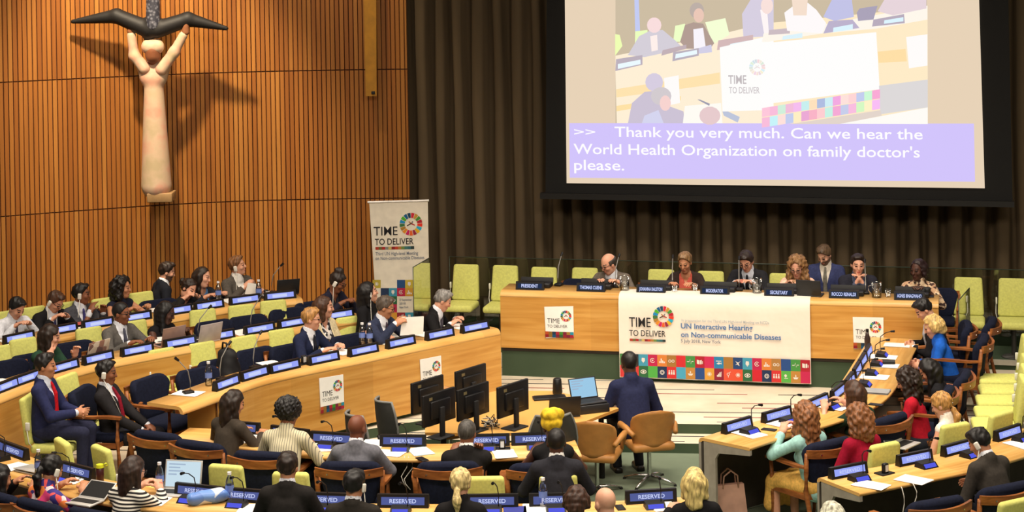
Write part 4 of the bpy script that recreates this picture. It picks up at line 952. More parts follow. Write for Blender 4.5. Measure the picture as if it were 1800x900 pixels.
# operators' console
ZK = .75
root = empty('console_table', (0, 0, 0), 0, 'operators\' table with monitors and laptops in the middle of the floor', 'table')
cp = [(-.98, 20.25), (-1.0, 20.9), (-.72, 21.6), (-.25, 21.98), (.35, 21.92), (1.12, 21.22), (.66, 20.58), (.34, 20.22), (-.3, 20.16)]
mb = MB(); mb.prism(cp, ZK-.03, ZK, M_WOOD_LIT, None, M_WOOD); mb.build('table_top', root)
for x, y in ((-.8, 20.45), (-.55, 21.5), (.3, 21.7), (.85, 21.15), (.25, 20.4)):
    mb = MB(); mb.cyl((x, y, ZS if y > 22 else 0), (x, y, ZK-.03), .03, .03, M_BLACKM); mb.build('leg', root)
SHELL.put((*atz(1142, 848, 0)[:2], 0), R(14), 'tan shell chair under the person in navy turned away')
SHELL.put((*atz(1050, 868, 0)[:2], 0), R(-14), 'empty tan shell chair beside the middle desk')
p = atz(806, 700, .80); SHELL.put((p.x-.1, p.y+.2, 0), R(200), 'tan shell chair behind the monitors, its back to the near left desk')
p = atz(706, 700, .95); MESHC.put((p.x, p.y, 0), R(-62), 'grey mesh office chair left of the monitors')
p = atz(655, 727, .93); MESHC.put((p.x, p.y, 0), R(-60), 'dark office chair behind the person in the light grey jacket')
p = atz(985, 738, .92); MESHC.put((p.x-.12, p.y-.05, 0), R(12), 'black office chair behind the person in the yellow headwrap', None, 1.08)
# navy armchairs of the right block
def seat_at(K, px, py, z, rz, label, group=None, floor=0.0):
    p = atz(px, py, z); return K.put((p.x, p.y, floor), rz, label, group)
H7 = 'navy armchairs at the right desk'
p = atz(1310, 897, 0); q = Vector((p.x+.31, p.y+.02, 0))
NAVY.put((2.83, 19.42, 0), R(34), 'navy armchair under the person in pale teal', H7)
NAVY.put((3.55, 20.28, 0), R(42), 'navy armchair under the person in the dark green top', H7)
NAVY.put((4.28, 21.25, 0.0), R(68), 'navy armchair under the person in the red jacket', H7)
NAVY.put((4.62, 21.95, 0.0), R(70), 'navy armchair under the person in black bending over the desk', H7)
NAVY.put((5.02, 22.75, ZS), R(72), 'navy armchair under the person in bright blue', H7)
p = atz(1704, 690, ZS); NAVY.put((p.x, p.y, ZS), R(72), 'empty navy armchair right of the person in bright blue', H7)
NAVY.put((5.0, 23.45, ZS), R(80), 'navy armchair under the person typing next to the podium', H7)
# ================================================================ NAME PLATES, MICROPHONES
M_SCR = emit((156, 168, 250), .97); M_SCRW = emit((205, 214, 255), .95); M_SCRD = emit((70, 78, 130), .8); M_BLU = emit((92, 98, 236), .9)
M_SCRP = emit((44, 58, 88), .7)
def plate_thing(txt=None, body=(.42, .105, .07), pod_=False, scr=None):
    def b():
        r = empty('name_plate'); tag(r, None, 'name plate'); w, h, d = body
        mb = MB(); V = [(-w/2, -d/2, 0), (w/2, -d/2, 0), (w/2, d/2, 0), (-w/2, d/2, 0), (-w/2, -d*.2, h), (w/2, -d*.2, h), (w/2, d*.3, h), (-w/2, d*.3, h)]
        mb.add(V, [(0, 3, 2, 1), (4, 5, 6, 7), (0, 1, 5, 4), (1, 2, 6, 5), (2, 3, 7, 6), (3, 0, 4, 7)], M_BLACK); mb.build('housing', r)
        v = Vector((0, d*.3, h)).normalized(); n = Vector((0, -v.z, v.y)); P = Vector((0, -d/2, 0))
        def qd(mb, x0, x1, t0, t1, m, o): mb.poly([P+Vector((x, 0, 0))+v*(t*h)+n*o for x, t in ((x0, t0), (x1, t0), (x1, t1), (x0, t1))], m)
        mb = MB(); a = .42 if not pod_ else .43
        qd(mb, -w*a, w*a, .24, .82, scr or (M_SCR if not pod_ else M_SCRP), .002); dsp = mb.build('display', r)
        mb = MB()
        if txt: text_on(mb, txt, P+v*(h*(.38 if not pod_ else .33)), Vector((1, 0, 0)), v, n, min(w*.62, .026*len(txt)+.03) if not pod_ else w*min(.8, .055*len(txt)+.1), h*(.3 if not pod_ else .40), M_SCRW, .02 if not pod_ else .03, .004, .5)
        else:
            qd(mb, -w*.26, w*.2, .34, .70, M_SCRW, .003)
        mb.build('lettering', dsp); return r
    return Kind(b)
PL_BLANK = plate_thing(); PL_RES = plate_thing('RESERVED'); PL_RESD = plate_thing('RESERVED', (.46, .115, .07), False, emit((88, 98, 158), .9))
def build_mic():
    r = empty('microphone_unit'); tag(r, None, 'microphone')
    mb = MB(); V = [(-.09, -.07, 0), (.09, -.07, 0), (.09, .07, 0), (-.09, .07, 0), (-.085, -.03, .045), (.085, -.03, .045), (.085, .06, .055), (-.085, .06, .055)]
    mb.add(V, [(0, 3, 2, 1), (4, 5, 6, 7), (0, 1, 5, 4), (1, 2, 6, 5), (2, 3, 7, 6), (3, 0, 4, 7)], M_BLACK); mb.build('base', r)
    mb = MB(); mb.poly([(-.07, -.064, .010), (.07, -.064, .010), (.07, -.036, .041), (-.07, -.036, .041)], M_BLU); o = mb.build('display', r)
    mb = MB(); mb.tube([(.06, .02, .05), (.062, .03, .14), (.05, .02, .22), (.03, -.04, .27), (.02, -.10, .29)], .005, M_BLACK, 6); mb.build('gooseneck', r)
    mb = MB(); mb.cyl((.02, -.10, .29), (.016, -.145, .295), .011, .014, M_BLACK, 8); mb.build('microphone_head', r)
    return r
MIC = Kind(build_mic)
def build_goose():
    r = empty('gooseneck_microphone'); tag(r, None, 'microphone')
    mb = MB(); mb.box((0, 0, .016), (.09, .11, .032), M_BLACK, bevel=.008); mb.build('base', r)
    mb = MB(); mb.tube([(0, .02, .03), (.0, .025, .12), (.0, .0, .24), (.0, -.10, .36)], .006, flat((128, 124, 118), .35), 6); mb.build('gooseneck', r)
    mb = MB(); mb.cyl((0, -.10, .36), (0, -.14, .395), .013, .016, M_BLACK, 8); mb.build('microphone_head', r); return r
GOOSE = Kind(build_goose)
def edge(ln, px, py, z):
    """foot of a pixel on a desk line: (point, turn of an object that faces outwards)"""
    p = atz(px, py, z); k = min(range(len(ln)-1), key=lambda k: ((ln[k]+ln[k+1])/2-p).length)
    d = (ln[min(k+2, len(ln)-1)]-ln[max(k-2, 0)]).normalized()
    return p, math.atan2(d.y, d.x), d
def plates(ln, z, pts, K, label, group, flip=False, dy=9):
    for k, (x, y) in enumerate(pts):
        p, a, d = edge(ln, x, y+dy, z); nn = Vector((d.y, -d.x, 0))
        b = min(ln, key=lambda q: (q-p).length); s = (b-p).dot(nn)            # keep it a fixed way back from the edge
        p = p+nn*(s-.13)
        K.put((p.x, p.y, z), a+(math.pi if flip else 0), f'{label}, {nth(k)}', group)
        if flip:
            q = p-nn*.165; MIC.put((q.x, q.y, z), a+math.pi, f'{label.replace("name plate", "microphone unit")}, {nth(k)}', group.replace('name plates', 'microphone units'))
plates(lnA, ZA, [(407, 673), (443, 655), (498, 642), (568, 628), (640, 614), (710, 601), (776, 586), (840, 574)], PL_BLANK, 'lit name plate on the near left desk', 'name plates on the near left desk')
plates(lnB, ZBt, [(18, 678), (57, 664), (115, 643), (175, 628), (243, 614), (320, 601), (390, 590), (460, 577), (522, 567), (598, 552)], PL_BLANK, 'lit name plate on the middle left desk', 'name plates on the middle left desk')
plates(lnC, ZCt, [(30, 591), (108, 577), (174, 567), (243, 556), (318, 545), (374, 536), (435, 526), (496, 519)], PL_BLANK, 'lit name plate on the rear left desk', 'name plates on the rear left desk')
plates(lnR, ZF3, [(1278, 743), (1360, 727), (1440, 706), (1462, 687), (1478, 667), (1491, 648), (1501, 632), (1510, 616)], PL_RES, 'lit name plate on the right desk', 'name plates on the right desk', True)
plates(lnQ, ZF1, [(1503, 830), (1620, 807), (1693, 788), (1788, 762)], PL_RES, 'lit name plate on the lower right desk', 'name plates on the lower right desk', True, 11)
plates(lnM, ZF1, [(443, 740), (527, 755), (590, 767), (712, 770), (855, 773), (940, 772)], PL_RESD, 'lit name plate on the middle desk', 'name plates on the middle desk', True)
plates(lnF, ZF1, [(3, 776), (36, 789), (148, 824), (362, 855), (438, 864), (580, 868), (712, 874), (866, 875), (975, 873), (1140, 866)], PL_RESD, 'lit name plate on the nearest desk', 'name plates on the nearest desk', True, 11)
# podium plates with flat consoles and goosenecks behind
def build_console():
    r = empty('desk_console'); tag(r, None, 'console')
    mb = MB(); mb.box((0, 0, .03), (.40, .20, .06), M_BLACK, bevel=.012); mb.build('housing', r)
    mb = MB(); mb.box((0, .06, .075), (.42, .02, .07), M_BLACKM, Matrix.Rotation(R(-20), 4, 'X'), bevel=.006); mb.build('screen_back', r); return r
CONS = Kind(build_console)
names = ['PRESIDENT', 'THOMAS CUENI', 'JOHANNA RALSTON', 'MODERATOR', 'SECRETARY', 'ROCCO RENALDI', 'AGNES BINAGWAHO']
who = ['at the empty left seat', 'before the person in grey', 'before the person in a brown jacket', 'before the person in a black tie', 'before the person in pink', 'before the person with folded hands', 'before the person in the patterned blouse']
ang = math.atan2(ux.y, ux.x)
for k, ((x, y), t, w_) in enumerate(zip([(925, 507), (1033, 510), (1141, 511), (1254, 514), (1367, 518), (1481, 523), (1597, 527)], names, who)):
    p = atz(x, y+8, PT); u = (p-PODP.P).dot(ux); b = pod(u, .09, PT)
    plate_thing(t, (.36, .10, .07), True).put(b, ang, 'black podium name plate with glowing letters '+w_, 'podium name plates')
    b = pod(u+.03, .30, PT); CONS.put(b, ang, 'flat black desk console '+w_, 'podium consoles')
    if k in (0, 1, 2, 3, 5): b = pod(u+(.30, .26, .22, .26, .24)[(0, 1, 2, 3, 3, 4).index(k) if k < 4 else 4], .40, PT); GOOSE.put(b, ang+(R(170) if k < 2 else R(185)), 'gooseneck microphone on the podium '+w_, 'podium microphones')
for x, y, z, rz, l in [(331, 640+52, ZA, -60, 'gooseneck microphone on the left tip of the near left desk'), (390, 668, ZA, 140, 'gooseneck microphone behind the leftmost plates of the near left desk'), (448, 648, ZA, 150, 'gooseneck microphone leaning before an empty navy chair'), (352, 597, ZBt, 100, 'gooseneck microphone beside the open silver laptop'), (444, 580, ZBt, 130, 'gooseneck microphone on the middle left desk'), (481, 516, ZCt, 80, 'gooseneck microphone right of the person in the grey jacket')]:
    p = atz(x, y, z); GOOSE.put(p, R(rz), l)
# ================================================================ PEOPLE
HV = 1.0                                               # grid coarseness factor
FAIR, TANS, BROWN, DARK = (222, 168, 140), (196, 140, 106), (140, 90, 64), (84, 54, 42)
def rz(a): return Matrix.Rotation(R(a), 4, 'Z')
def rx(a): return Matrix.Rotation(R(a), 4, 'X')
def ry(a): return Matrix.Rotation(R(a), 4, 'Y')
def frame(o, x, y, z):
    return Matrix(((x.x, y.x, z.x, o.x), (x.y, y.y, z.y, o.y), (x.z, y.z, z.z, o.z), (0, 0, 0, 1)))
def hairdo(kind, HT, T, long_to):
    """hair grown over the skull; HT = head frame"""
    h = .0085*HV; o = HT.translation; S = Solid(o-Vector((.24, .30, .62 if long_to else .30)), o+Vector((.24, .26, .30)), h)
    c = dict(T=HT)
    line = (-.012, .70)
    if kind in ('short', 'crop', 'receding', 'ring'):
        t = .006 if kind == 'crop' else .010
        S.ell((0, -.012, .032), (.078+t, .097+t, .094+t*.8), 0, **c)
        if kind == 'short': S.ell((0, .022, .100), (.062, .068, .033), .02, **c)
    elif kind == 'curly':
        S.ell((0, -.02, .04), (.11, .115, .115), 0, **c)
    elif kind == 'afro':
        S.ell((0, -.015, .055), (.125, .13, .12), 0, **c)
    else:
        S.ell((0, -.016, .034), (.088, .107, .102), 0, **c)
    Hi = np.array(HT.inverted())
    def face_cut(P):
        q = P @ Hi[:3, :3].T+Hi[:3, 3]; x, y, z = q[..., 0], q[..., 1], q[..., 2]
        if kind in ('short', 'crop'): d = np.maximum(.70*y-.006, 1.7*(y-.03)+.015)-z
        elif kind == 'receding': d = np.maximum(.62*y-.01-z, (y-.02)-.0*z)
        elif kind == 'ring': d = np.maximum(np.maximum(.5*y-.02-z, y-.03), z-.055)
        else: d = np.maximum(.75*y-.035-z, -1)*.0+np.minimum(y-.035, .098-.06*(np.abs(x)/.07)**2-z)
        return d/1.15
    S.cut(face_cut)
    if kind in ('long', 'curly', 'bob', 'wave', 'straight'):
        L = {'bob': .17, 'wave': .20, 'curly': .20, 'long': .30, 'straight': .22}[kind] if long_to is None else long_to
        w = .018 if kind == 'curly' else 0
        D = Matrix.Translation(o) @ Matrix.Rotation(math.atan2(*(HT.to_3x3() @ Vector((0, 1, 0))).xy)*-1, 4, 'Z')
        S.cone((0, -.065, .0), (0, -.085, -L), .082+w, .066+w, .04, 1.15, D)
        for sx in (-1, 1): S.cone((sx*.078, -.012, .03), (sx*(.084+w), -.015, -L*.8), .030+w*.6, .030+w, .03, 1, D)
    if kind == 'bun': S.ell((0, -.128, .03), (.052, .05, .05), .015, **c)
    if kind == 'topbun': S.ell((0, -.05, .135), (.055, .055, .045), .02, **c)
    if kind in ('pony', 'lowpony'):
        D = Matrix.Translation(o) @ Matrix.Rotation(math.atan2(*(HT.to_3x3() @ Vector((0, 1, 0))).xy)*-1, 4, 'Z'); z0 = .03 if kind == 'pony' else -.03
        S.cone((0, -.12, z0), (0, -.155, z0-.07), .028, .034, .015, 1, D); S.cone((0, -.155, z0-.07), (0, -.13, z0-(.36 if kind == 'pony' else .16)), .036, .018, .02, 1, D)
    S.ripple({'curly': .009, 'afro': .009, 'wave': .005, 'straight': .002, 'crop': .001, 'ring': .001}.get(kind, .004), {'curly': 105, 'afro': 150, 'wave': 80}.get(kind, 110), hash(kind) % 97)
    return S.mesh()
def person(label, px, py, Y, turn, hair, haircol, skin, outfit, lean=14, look=(0, 8, 0), arms='desk', deskz=None, female=False, group=None, s=1.03, legs=(40, 42, 50), specs=False, headset=None, beard=False, legpose='sit', shift=0.0):
    look = tuple(look)+(0,)*(3-len(look)); yaw, pitch, roll = look
    sw = .150 if female else .172; bw = 1.26 if female else 1.42
    TL = Matrix.Translation((0, 0, .1)) @ rx(-lean) @ Matrix.Translation((0, 0, -.1))
    nb = TL @ Vector((0, -.005, .575))
    RN = rz(yaw*.4) @ rx(-(lean*.45+pitch*.45)); hc = nb+RN @ Vector((0, .012, .155))
    HT = Matrix.Translation(hc) @ rz(yaw) @ rx(-pitch) @ ry(roll)
    turnM = rz(turn)
    head_w = aty(px, py, Y); root = head_w-(turnM @ hc)*s
    # arms
    SH = {k: TL @ Vector((k*sw, -.005, .515)) for k in (-1, 1)}
    dz = (deskz+.05-root.z)/s if deskz is not None else .28
    chin = HT @ Vector((0, .12, -.13))
    A = {'desk': ((-.15, .40, dz), (.15, .40, dz)), 'desknear': ((-.10, .34, dz), (.12, .34, dz)), 'lap': ((-.10, .33, .17), (.10, .33, .17)), 'phone': ((-.05, .34, .26), (.07, .36, .28)),
         'chin': ((-.14, .36, dz), (chin.x+.03, chin.y+.02, chin.z-.07)), 'chinL': ((chin.x-.03, chin.y+.02, chin.z-.07), (.14, .36, dz)), 'fold': ((chin.x-.035, chin.y+.03, chin.z-.05), (chin.x+.035, chin.y+.03, chin.z-.05)),
         'cheekR': ((-.14, .38, dz), tuple(HT @ Vector((.10, .06, -.16)))), 'cheekL': (tuple(HT @ Vector((-.10, .06, -.16))), (.14, .38, dz)), 'raise': ((-.12, .36, dz), (.12, .30, .50)), 'paper': ((-.16, .42, dz+.06), (.16, .44, dz+.16)),
         'ear': ((-.15, .40, dz), tuple(HT @ Vector((.105, .07, -.15)))), 'arms': ((-.24, .16, .22), (.24, .16, .22)), 'type': ((-.10, .42, dz+.03), (.10, .42, dz+.03)), 'down': ((-.26, .08, .02), (.26, .08, .02))}[arms]
    joints = {}
    for k, tgt in zip((-1, 1), A):
        W_ = Vector(tgt); S_ = SH[k]; a, b = .285, .255; v = W_-S_; L = v.length
        if L > a+b-.004: W_ = S_+v*((a+b-.004)/L); v = W_-S_; L = v.length
        L = max(L, .09); x = (a*a-b*b+L*L)/(2*L); hh = math.sqrt(max(0, a*a-x*x)); e = v.normalized()
        pole = Vector((k*.7, -.25, -.8)) if arms not in ('ear', 'chin', 'cheekR', 'cheekL') else Vector((k*.25, .35, -1)); pole = (pole-e*pole.dot(e)).normalized(); E_ = S_+e*x+pole*hh
        joints[k] = (S_, E_, W_)
    pts = [j for t in joints.values() for j in t]+[hc, Vector((0, 0, 0))]
    lo = Vector([min(p[i] for p in pts) for i in range(3)])-Vector((.24, .24, .10)); hi = Vector([max(p[i] for p in pts) for i in range(3)])+Vector((.24, .24, .2))
    lo0, hi0 = lo.copy(), hi.copy(); bare = legpose in ('skirt', 'bare')
    if bare: lo0.z = -.5; hi0.y = max(hi0.y, .75); lo0.x = min(lo0.x, -.3); hi0.x = max(hi0.x, .3)
    # --- body: head, neck, trunk, arms, hands in one surface
    B = Solid(lo0, hi0, .0078*HV); tl = dict(T=TL); ht = dict(T=HT)
    B.cone((0, 0, .11), (0, .005, .40), .088, .092, .03, 1.3, TL)
    B.cone((-sw*.86, -.005, .505), (sw*.86, -.005, .505), .045, .045, .04, 1, TL)
    for k in (-1, 1): B.cone((k*.03, -.01, .565), (k*sw*.8, -.008, .525), .042, .040, .03, 1, TL)
    B.cone(nb-Vector((0, 0, .02)), HT @ Vector((0, -.018, -.06)), .060 if not female else .050, .052 if not female else .045, .03)
    for k in (-1, 1):
        S_, E_, W_ = joints[k]; g = .9 if female else 1
        B.cone(S_, E_, .046*g, .038*g, .03); B.cone(E_, W_, .038*g, .026*g, .02)
        d = (W_-E_).normalized()
        if arms in ('desk', 'desknear', 'type', 'lap', 'phone', 'paper'): d = (d+Vector((-k*.25, .5, .0))).normalized()
        pn = Vector((0, 0, -1)) if arms not in ('paper', 'phone', 'raise', 'fold') else Vector((-k, .2, -.2))
        pn = (pn-d*pn.dot(d)).normalized(); sd = d.cross(pn)
        HM = frame(W_, sd, d, pn); g2 = .92 if female else 1.0
        B.cone((0, .0, 0), (0, .05, 0), .026, .022, .02, 1.5, HM); B.ell((0, .055, 0), (.041*g2, .05*g2, .018), .015, HM)
        inner = 1 if (sd.x*-k) > 0 else -1
        for fi, (ox, ln_) in enumerate(((.031, .068), (.0105, .08), (-.0105, .076), (-.031, .058))):
            x = ox*inner; p0 = Vector((x, .09, 0)); cv = .35+.08*fi
            p1 = p0+Vector((x*.10, math.cos(cv), math.sin(cv)))*ln_*.5; p2 = p1+Vector((0, math.cos(cv*2.3), math.sin(cv*2.3)))*ln_*.5
            B.cone(HM @ p0, HM @ p1, .0098, .009, .004); B.cone(HM @ p1, HM @ p2, .009, .0078, .004)
        t0 = Vector((inner*.028, .03, .004)); t1 = t0+Vector((inner*.030, .03, .012)); t2 = t1+Vector((inner*.006, .03, .010))
        B.cone(HM @ t0, HM @ t1, .0125, .011, .01); B.cone(HM @ t1, HM @ t2, .011, .0088, .004)
    fw = .94 if female else 1.0
    B.ell((0, -.012, .032), (.076*fw, .096, .092), .01, **ht); B.ell((0, .022, -.035), (.060*fw, .070, .085), .035, **ht)
    B.ell((0, .060, -.096), (.028, .026, .022), .03, **ht); B.ell((0, .078, .026), (.046, .013, .011), .015, **ht)
    B.cone(HT @ Vector((0, .090, .014)), HT @ Vector((0, .105, -.026)), .008, .0125, .012)
    for k in (-1, 1):
        B.ell((k*.031, .100, .010), (.015, .014, .010), .008, op='sub', **ht); B.ell((k*.031, .084, .009), (.013, .011, .009), .004, **ht)
        B.ell((k*.077*fw, -.006, -.008), (.011, .019, .031), .006, **ht); B.ell((k*.040, .062, -.022), (.022, .020, .018), .025, **ht)
    B.ell((0, .089, -.058), (.023, .010, .006), .006, **ht); B.ell((0, .087, -.069), (.020, .010, .006), .006, **ht)
    if bare:
        for k in (-1, 1): B.cone((k*.08, .05, .09), (k*.12, .45, .10), .072, .056, .03); B.cone((k*.12, .45, .09), (k*.12, .42, -.33), .055, .034, .02)
    V, Q = B.mesh(); C = V[Q].mean(1); Hi = np.array(HT.inverted()); q = C @ Hi[:3, :3].T+Hi[:3, 3]; ax_ = np.abs(q[:, 0])
    mi = np.zeros(len(Q), int)
    if beard: mi[(q[:, 2] < -.035) & (q[:, 2] > -.13) & (q[:, 1] > .0+.0*ax_) & (ax_ < .07) & ~((ax_ < .024) & (np.abs(q[:, 2]+.062) < .010))] = 2
    mi[(((ax_-.031)/.016)**2+((q[:, 2]-.010)/.0075)**2 < 1) & (q[:, 1] > .06)] = 1
    mi[(np.abs(ax_-.033) < .020) & (np.abs(q[:, 2]-.034) < .0065) & (q[:, 1] > .06)] = 2
    mi[((ax_/.025)**2+((q[:, 2]+.063)/.011)**2 < 1) & (q[:, 1] > .07)] = 3
    lips = tuple(x*f for x, f in zip(skin, (.86, .66, .66)))
    hc_ = haircol if haircol else (90, 70, 60)
    sk = skinmat(skin)
    body = np_mesh('person', V, Q, [sk, flat((30, 24, 22), .3, var=0), flat(tuple(.6*a+.4*b*.8 for a, b in zip(hc_, skin)), .8, var=0), flat(lips, .5, var=0)], mi)
    body.location = root; body.rotation_euler = (0, 0, R(turn)); body.scale = (s,)*3; tag(body, label, 'person', group)
    # --- hair
    if hair and hair != 'bald':
        kind, ln_ = hair if isinstance(hair, tuple) else (hair, None)
        if kind == 'wrap':
            S = Solid(hc-Vector((.25, .25, .2)), hc+Vector((.25, .25, .36)), .009)
            S.ell((0, -.02, .05), (.098, .112, .085), 0, **ht)
            for a, rr_ in ((0, 1), (2.1, .9), (4.2, .9)): S.ell((.03*math.cos(a), -.05+.03*math.sin(a), .12), (.085, .085, .06), .012, **ht)
            S.ripple(.006, 75, 3); V, Q = S.mesh(); np_mesh('headwrap', V, Q, [flat(haircol, .8, var=.15, scale=20)], None, body)
        else:
            V, Q = hairdo(kind, HT, TL, ln_); np_mesh('hair', V, Q, [hairmat(haircol)], None, body)
    # --- clothes
    def trunk(S, r, kk=.03):
        S.cone((0, 0, .06), (0, .008, .42), r+(.004 if female else .0), r+.002, kk, bw, TL)
        S.cone((-sw*.92, -.005, .505), (sw*.92, -.005, .505), r*.53, r*.53, .045, 1, TL)
        for k in (-1, 1): S.cone((k*.03, -.012, .560), (k*sw*.85, -.008, .525), r*.50, r*.48, .03, 1, TL)
        if female:
            for k in (-1, 1): S.ell((k*.062, .088, .375), (.062, .055, .062), .03, TL)
    def sleeves(S, r0, r1, frac, kk=.03):
        for k in (-1, 1):
            S_, E_, W_ = joints[k]
            if frac <= 0: continue
            if frac <= .5: S.cone(S_, S_+(E_-S_)*(frac/.5), r0, r0*.94, kk)
            else:
                S.cone(S_, E_, r0, r0*.88, kk); f = (frac-.5)/.5; S.cone(E_, E_+(W_-E_)*f, r0*.87, r0*.87+(r1-r0*.87)*f, .02)
    Ti = np.array(TL.inverted())
    def vcut(P, top=.66, bottom=.27, slope=.24):
        q = P @ Ti[:3, :3].T+Ti[:3, 3]; x, y, z = q[..., 0], q[..., 1], q[..., 2]
        return -np.maximum(np.maximum(np.abs(x)-np.clip(z-bottom, 0, .3)*slope, .02-y), np.maximum(bottom-z, z-top))
    ck = .0115*HV
    typ = outfit[0]
    def neckhole(S, r): S.cone(nb+Vector((0, 0, -.02)), HT @ Vector((0, -.018, -.02)), r, r*.9, 0, op='sub')
    def emitm(name, S, mat): V, Q = S.mesh(); return np_mesh(name, V, Q, [mat] if not isinstance(mat, list) else mat, None, body)
    if typ == 'suit':
        _, jm, sm, tm = outfit[:4]
        S = Solid(lo, hi, ck); trunk(S, .104); S.cone(nb+Vector((0, -.002, -.03)), nb+(HT @ Vector((0, -.018, -.06))-nb)*.42, .080, .069, .01)
        for k in (-1, 1):
            S_, E_, W_ = joints[k]; S.cone(E_+(W_-E_)*.8, W_-(W_-E_).normalized()*.002, .037, .037, 0)
        neckhole(S, .054); emitm('shirt', S, fabric(sm, .8, .03))
        S = Solid(lo, hi, ck); trunk(S, .118); sleeves(S, .062, .043, .93); S.cone(nb+Vector((0, -.016, -.04)), nb+Vector((0, -.016, .010)), .088, .076, .015)
        S.cut(vcut); neckhole(S, .066); emitm('jacket', S, fabric(jm, .85, .08))
        if tm:
            S = Solid(lo, hi, .009)
            for a, b, r0, r1 in (((0, .066, .565), (0, .084, .545), .017, .015), ((0, .084, .545), (0, .116, .46), .014, .022), ((0, .116, .46), (0, .124, .27), .022, .03)): S.cone(a, b, r0, r1, .004, 1, TL)
            emitm('necktie', S, fabric(tm, .6, .1))
    elif typ == 'jacket':                             # open jacket or cardigan over a top
        _, jm, tm = outfit[:3]
        S = Solid(lo, hi, ck); trunk(S, .104)
        S.cut(lambda P: vcut(P, .66, .44, .34)); neckhole(S, .062); emitm('top', S, tm if not isinstance(tm, tuple) else fabric(tm, .85, .06))
        S = Solid(lo, hi, ck); trunk(S, .118); sleeves(S, .059 if female else .062, .043, .93); S.cone(nb+Vector((0, -.016, -.04)), nb+Vector((0, -.016, .008)), .084, .072, .015)
        S.cut(lambda P: vcut(P, .66, .16, .26)); neckhole(S, .064); emitm('jacket', S, jm if not isinstance(jm, tuple) else fabric(jm, .85, .08))
    else:                                             # ('top', material, sleeve, collar)
        _, m_, sl, col = (list(outfit)+[1, None])[:4]
        S = Solid(lo, hi, ck); trunk(S, .110); sleeves(S, .056 if female else .06, .042, sl)
        if col: S.cone(nb+Vector((0, -.002, -.03)), nb+(HT @ Vector((0, -.018, -.06))-nb)*.42, .080, .069, .01); neckhole(S, .054)
        else: S.cut(lambda P: vcut(P, .66, .46, .5)); neckhole(S, .066)
        emitm('shirt' if col else 'top', S, m_ if not isinstance(m_, tuple) else fabric(m_, .85, .06))
        if len(outfit) > 4 and outfit[4]:
            S = Solid(lo, hi, .009)
            for a, b, r0, r1 in (((0, .066, .565), (0, .084, .545), .017, .015), ((0, .084, .545), (0, .108, .46), .014, .02), ((0, .108, .46), (0, .116, .27), .02, .028)): S.cone(a, b, r0, r1, .004, 1, TL)
            emitm('necktie', S, fabric(outfit[4], .6, .1))
    if legs:
        S = Solid((-.34, -.22, -.50), (.34, .72, .26), .019*HV)
        kn = .44; fy = .42
        if legpose == 'back': fy = .30
        if legpose == 'front': fy = .56
        S.ell((0, .01, .10), (.175, .135, .11), .03)
        if legpose == 'skirt':
            S.cone((-.09, .1, .09), (-.12, .44, .08), .088, .075, .06); S.cone((.09, .1, .09), (.12, .44, .08), .088, .075, .06); S.cone((0, .2, .10), (0, .47, .07), .07, .06, .08); S.cone((-.12, .47, .04), (-.13, .49, -.16), .065, .07, .06); S.cone((.12, .47, .04), (.13, .49, -.16), .065, .07, .06); S.cone((0, .5, .04), (0, .52, -.16), .05, .05, .08)
        elif legpose == 'bare':
            for k in (-1, 1): S.cone((k*.085, .02, .085), (k*.10, .25, .09), .09, .078, .03)
        for k in (() if bare else (-1, 1)):
            S.cone((k*.085, .02, .085), (k*.115, kn, .09), .086, .066, .03); S.cone((k*.115, kn, .08), (k*.115, fy, -.34), .064, .048, .02)
        emitm('skirt' if legpose == 'skirt' else 'trousers', S, fabric(legs, .85, .08))
        for k in (-1, 1):
            mb = MB(); mb.box((k*.115, fy+.05, -.385), (.085, .26, .075), flat((26, 22, 20), .4), bevel=.03, seg=3); mb.build('shoe', body)
    if specs:
        mb = MB()
        for k in (-1, 1):
            mb.tube([HT @ Vector((k*.033+.023*math.cos(t), .108-.012*abs(math.cos(t)*(1 if math.cos(t)*k > 0 else 0)), .008+.018*math.sin(t))) for t in [2*math.pi*i/12 for i in range(13)]], .0028, M_BLACK, 5)
            mb.tube([HT @ Vector((k*.056, .098, .012)), HT @ Vector((k*.082, .0, .014))], .0026, M_BLACK, 5)
        mb.tube([HT @ Vector((-.011, .112, .012)), HT @ Vector((.011, .112, .012))], .0026, M_BLACK, 5); mb.build('glasses', body)
    if headset:
        mb = MB(); wm = flat((226, 220, 208), .45, var=0)
        for k in ((-1, 1) if headset == 2 else (headset,)):
            v, f = rbox((.026, .046, .072), .0125, 4); mb.add(v, f, wm, HT @ Matrix.Translation((k*.094, -.004, -.012)), True)
            mb.tube([HT @ Vector((k*.098, .0, -.05)), TL @ Vector((k*.09, .10, .46)), TL @ Vector((k*.06, .15, .25))], .004, wm, 5)
        mb.build('headset', body)
    return body
_sk = {}
def skinmat(c):
    if c not in _sk:
        m, nt, b = newmat('skin'); tc = N(nt, 'ShaderNodeTexCoord'); n1 = N(nt, 'ShaderNodeTexNoise'); n1.inputs['Scale'].default_value = 14
        nt.links.new(tc.outputs['Object'], n1.inputs['Vector'])
        nt.links.new(ramp(nt, n1.outputs[0], [(.3, tuple(x*f for x, f in zip(c, (.97, .92, .90)))), (.7, c)]), b.inputs['Base Color'])
        b.inputs['Roughness'].default_value = .48; b.inputs['Specular IOR Level'].default_value = .35
        b.inputs['Subsurface Weight'].default_value = .08; b.inputs['Subsurface Radius'].default_value = (.02, .008, .005)
        _sk[c] = m
    return _sk[c]
_hm = {}
